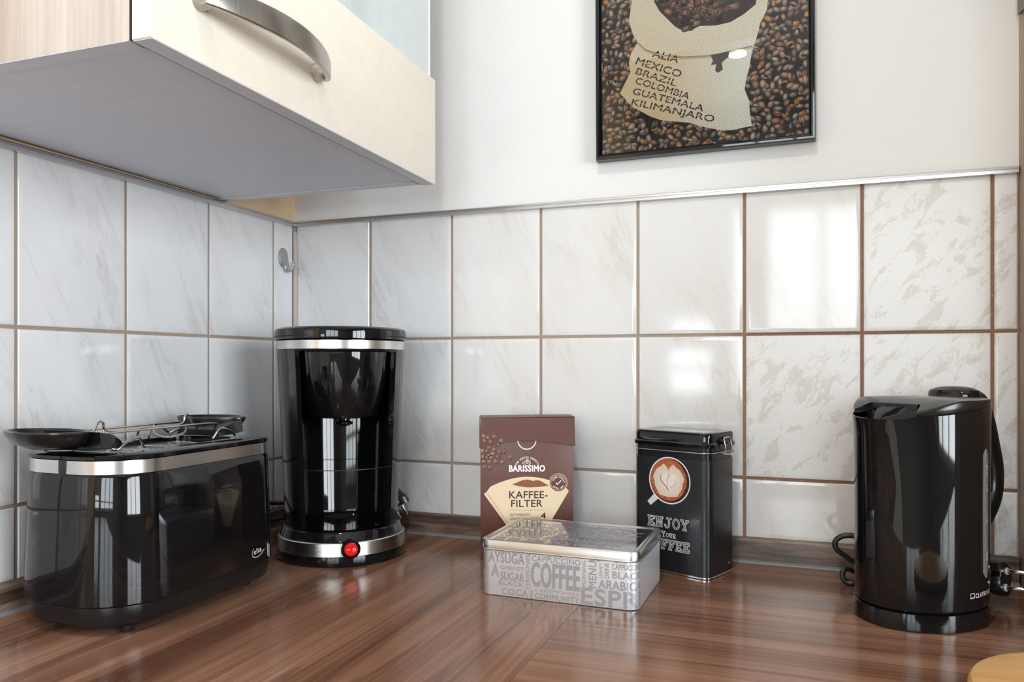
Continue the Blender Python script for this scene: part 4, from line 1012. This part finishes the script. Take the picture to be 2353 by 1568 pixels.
# handle
hp = [(0.062, 0, 0.226), (0.080, 0, 0.236), (0.097, 0, 0.232), (0.111, 0, 0.212), (0.123, 0, 0.180), (0.131, 0, 0.150), (0.128, 0, 0.122), (0.112, 0, 0.100), (0.092, 0, 0.086), (0.072, 0, 0.082)]
def khandle():
    path = catmull(hp, 6); rings = []
    for i, p in enumerate(path):
        a, b = path[max(0, i - 1)], path[min(len(path) - 1, i + 1)]; tg = (b - a).normalized(); nn = tg.cross(Vector((0, 1, 0)))
        u = i / (len(path) - 1); wy = 0.0175 - 0.004 * math.sin(math.pi * u); wn_ = 0.0085 + 0.003 * math.sin(math.pi * u)
        rings.append([p + Vector((0, 1, 0)) * (wy * x) + nn * (wn_ * y) for x, y in ellipse(1, 1, 20, 2.5)])
    return loft(rings, True, True, 50)
hd = obj('handle', khandle(), MAT['black_satin'], t)
obj('lid_button', loft([[(0.076 + x * s_, 0.010 + y * s_, z) for x, y in ellipse(0.020, 0.029, 36)] for s_, z in ((1.0, 0.2360), (1.0, 0.2410), (0.93, 0.2445), (0.70, 0.2475), (0.35, 0.2490))]), MAT['black_gloss'], hd)
# water gauge and print, wrapped round the body
def kmap(u, v_, l, a=0.0762, b=0.0612):
    q = u; return ((a + l) * math.cos(q), (b + l) * math.sin(q), v_)
Q0 = R(-77)
gv, gf = [], []
gpts_ = [(0, 0.0)]
def gauge():
    rings = []
    zs = [0.052 + (0.186 - 0.052) * k / 24 for k in range(25)]
    for z in zs:
        e = min(z - 0.052, 0.186 - z); hw = 0.0052 * math.sqrt(max(0.02, 1 - max(0.0, 1 - e / 0.0052) ** 2))
        rings.append([kmap(Q0 + s_ * hw / 0.068, z, l) for s_, l in ((-1, 0.0001), (-1, 0.0009), (-0.5, 0.0012), (0.5, 0.0012), (1, 0.0009), (1, 0.0001))])
    return loft(rings, True, True, 40)
gg = obj('water_gauge', gauge(), MAT['gauge_grey'], t)
pr = Print(); wht = (0.8, 0.8, 0.82)
for z, s_ in ((166, 'MAX'), (158.5, '1.7L'), (142, '1.5L'), (109, '1.0L'), (76, '0.5L'), (69.5, 'MIN')):
    pr = Print(); pr.text(s_, 1.2, z, 3.2, 4.6, 0, wht, 1, 0.02)
    if s_ != '1.7L' and s_ != 'MIN': zz = {'MAX': 164, '1.5L': 148, '1.0L': 115, '0.5L': 74.2}[s_]; pr.line([(0.6, zz), (6, zz)], 0.5, wht, 1)
    pr.build('gauge_mark', MAT['print_ink'], gg, lambda u, v_, l: kmap(Q0 + (u - 2.6) * mm / 0.068, v_ * mm, 0.0013 + l))
pr = Print()
wht = (0.62, 0.62, 0.64)
pr.line([(0, 0.6), (0, 5.6), (5, 5.6), (5, 0.6), (0, 0.6)], 0.5, wht, 1); pr.text('SINCE', 0.2, 0.4, 1.6, 4.6, 0, wht, 1, 0.0)
pr.text('CLATRONIC', 6.5, 0.5, 4.4, 30, 0, wht, 1, 0.03)
pr.build('brand_mark', MAT['print_ink'], t, lambda u, v_, l: kmap(R(-98) + u * mm / 0.066, 0.0335 + v_ * mm, 0.0003 + l))
o = obj('power_cord', tube([(0.960, -0.085, 0.0090), (0.935, -0.080, 0.0240), (0.905, -0.077, 0.050), (0.8852, -0.075, 0.0605), (0.8703, -0.075, 0.0594), (0.8625, -0.075, 0.0521), (0.8640, -0.075, 0.0430), (0.8740, -0.073, 0.0351), (0.8852, -0.071, 0.0281), (0.915, -0.062, 0.0180), (0.930, -0.052, 0.0060), (0.915, -0.046, 0.0050), (0.8900, -0.060, 0.0120), (0.8752, -0.072, 0.0185), (0.8705, -0.078, 0.0120), (0.8753, -0.080, 0.0042), (0.8900, -0.079, 0.0036), (0.94, -0.060, 0.0036), (0.99, -0.052, 0.0040), (1.003, -0.062, 0.016), (1.0105, -0.0880, 0.0265)], 0.0034, 8, 10), MAT['rubber'])
attach(o, t)
plug(t, (1.0400, -0.1050, 0.0300), (R(62), R(-6), R(-30)), 0.030)

# ================================================================== round board
t = thing('chopping_board', 'round pale wooden board lying in front of the kettle', 'board', (1.0525, -0.4045, 0.0))
obj('disc', lathe([(0.0960, 0.0), (0.1000, 0.0014), (0.1025, 0.0060), (0.1025, 0.0120), (0.1000, 0.0166), (0.0955, 0.0180)], 96), MAT['beech'], t)

# ================================================================== ceiling lamps
def lamp(x, y, power, label, col=(1.0, 0.94, 0.87)):
    t = thing('ceiling_lamp', label, 'lamp', (x, y, ZC), 0, 'round ceiling lamps')
    obj('housing', lathe([(0.052, 0.0), (0.054, -0.004), (0.054, -0.028), (0.048, -0.032), (0.036, -0.030)], 40), MAT['window_white'], t)
    obj('diffuser', lathe([(0.0355, -0.0302), (0.034, -0.0330), (0.026, -0.0350), (0.012, -0.0362), (0.002, -0.0365)], 32), MAT['lamp_glow'], t)
    l = bpy.data.lights.new('bulb', 'AREA'); l.shape = 'DISK'; l.size = 0.07; l.energy = power; l.color = col
    o = bpy.data.objects.new('bulb', l); C.objects.link(o); o.parent = t; o.location = (0, 0, -0.040)
lamp(0.574, -2.27, 6, 'round warm ceiling lamp near the windows')
lamp(0.66, -1.02, 6.5, 'round warm ceiling lamp over the worktop corner')
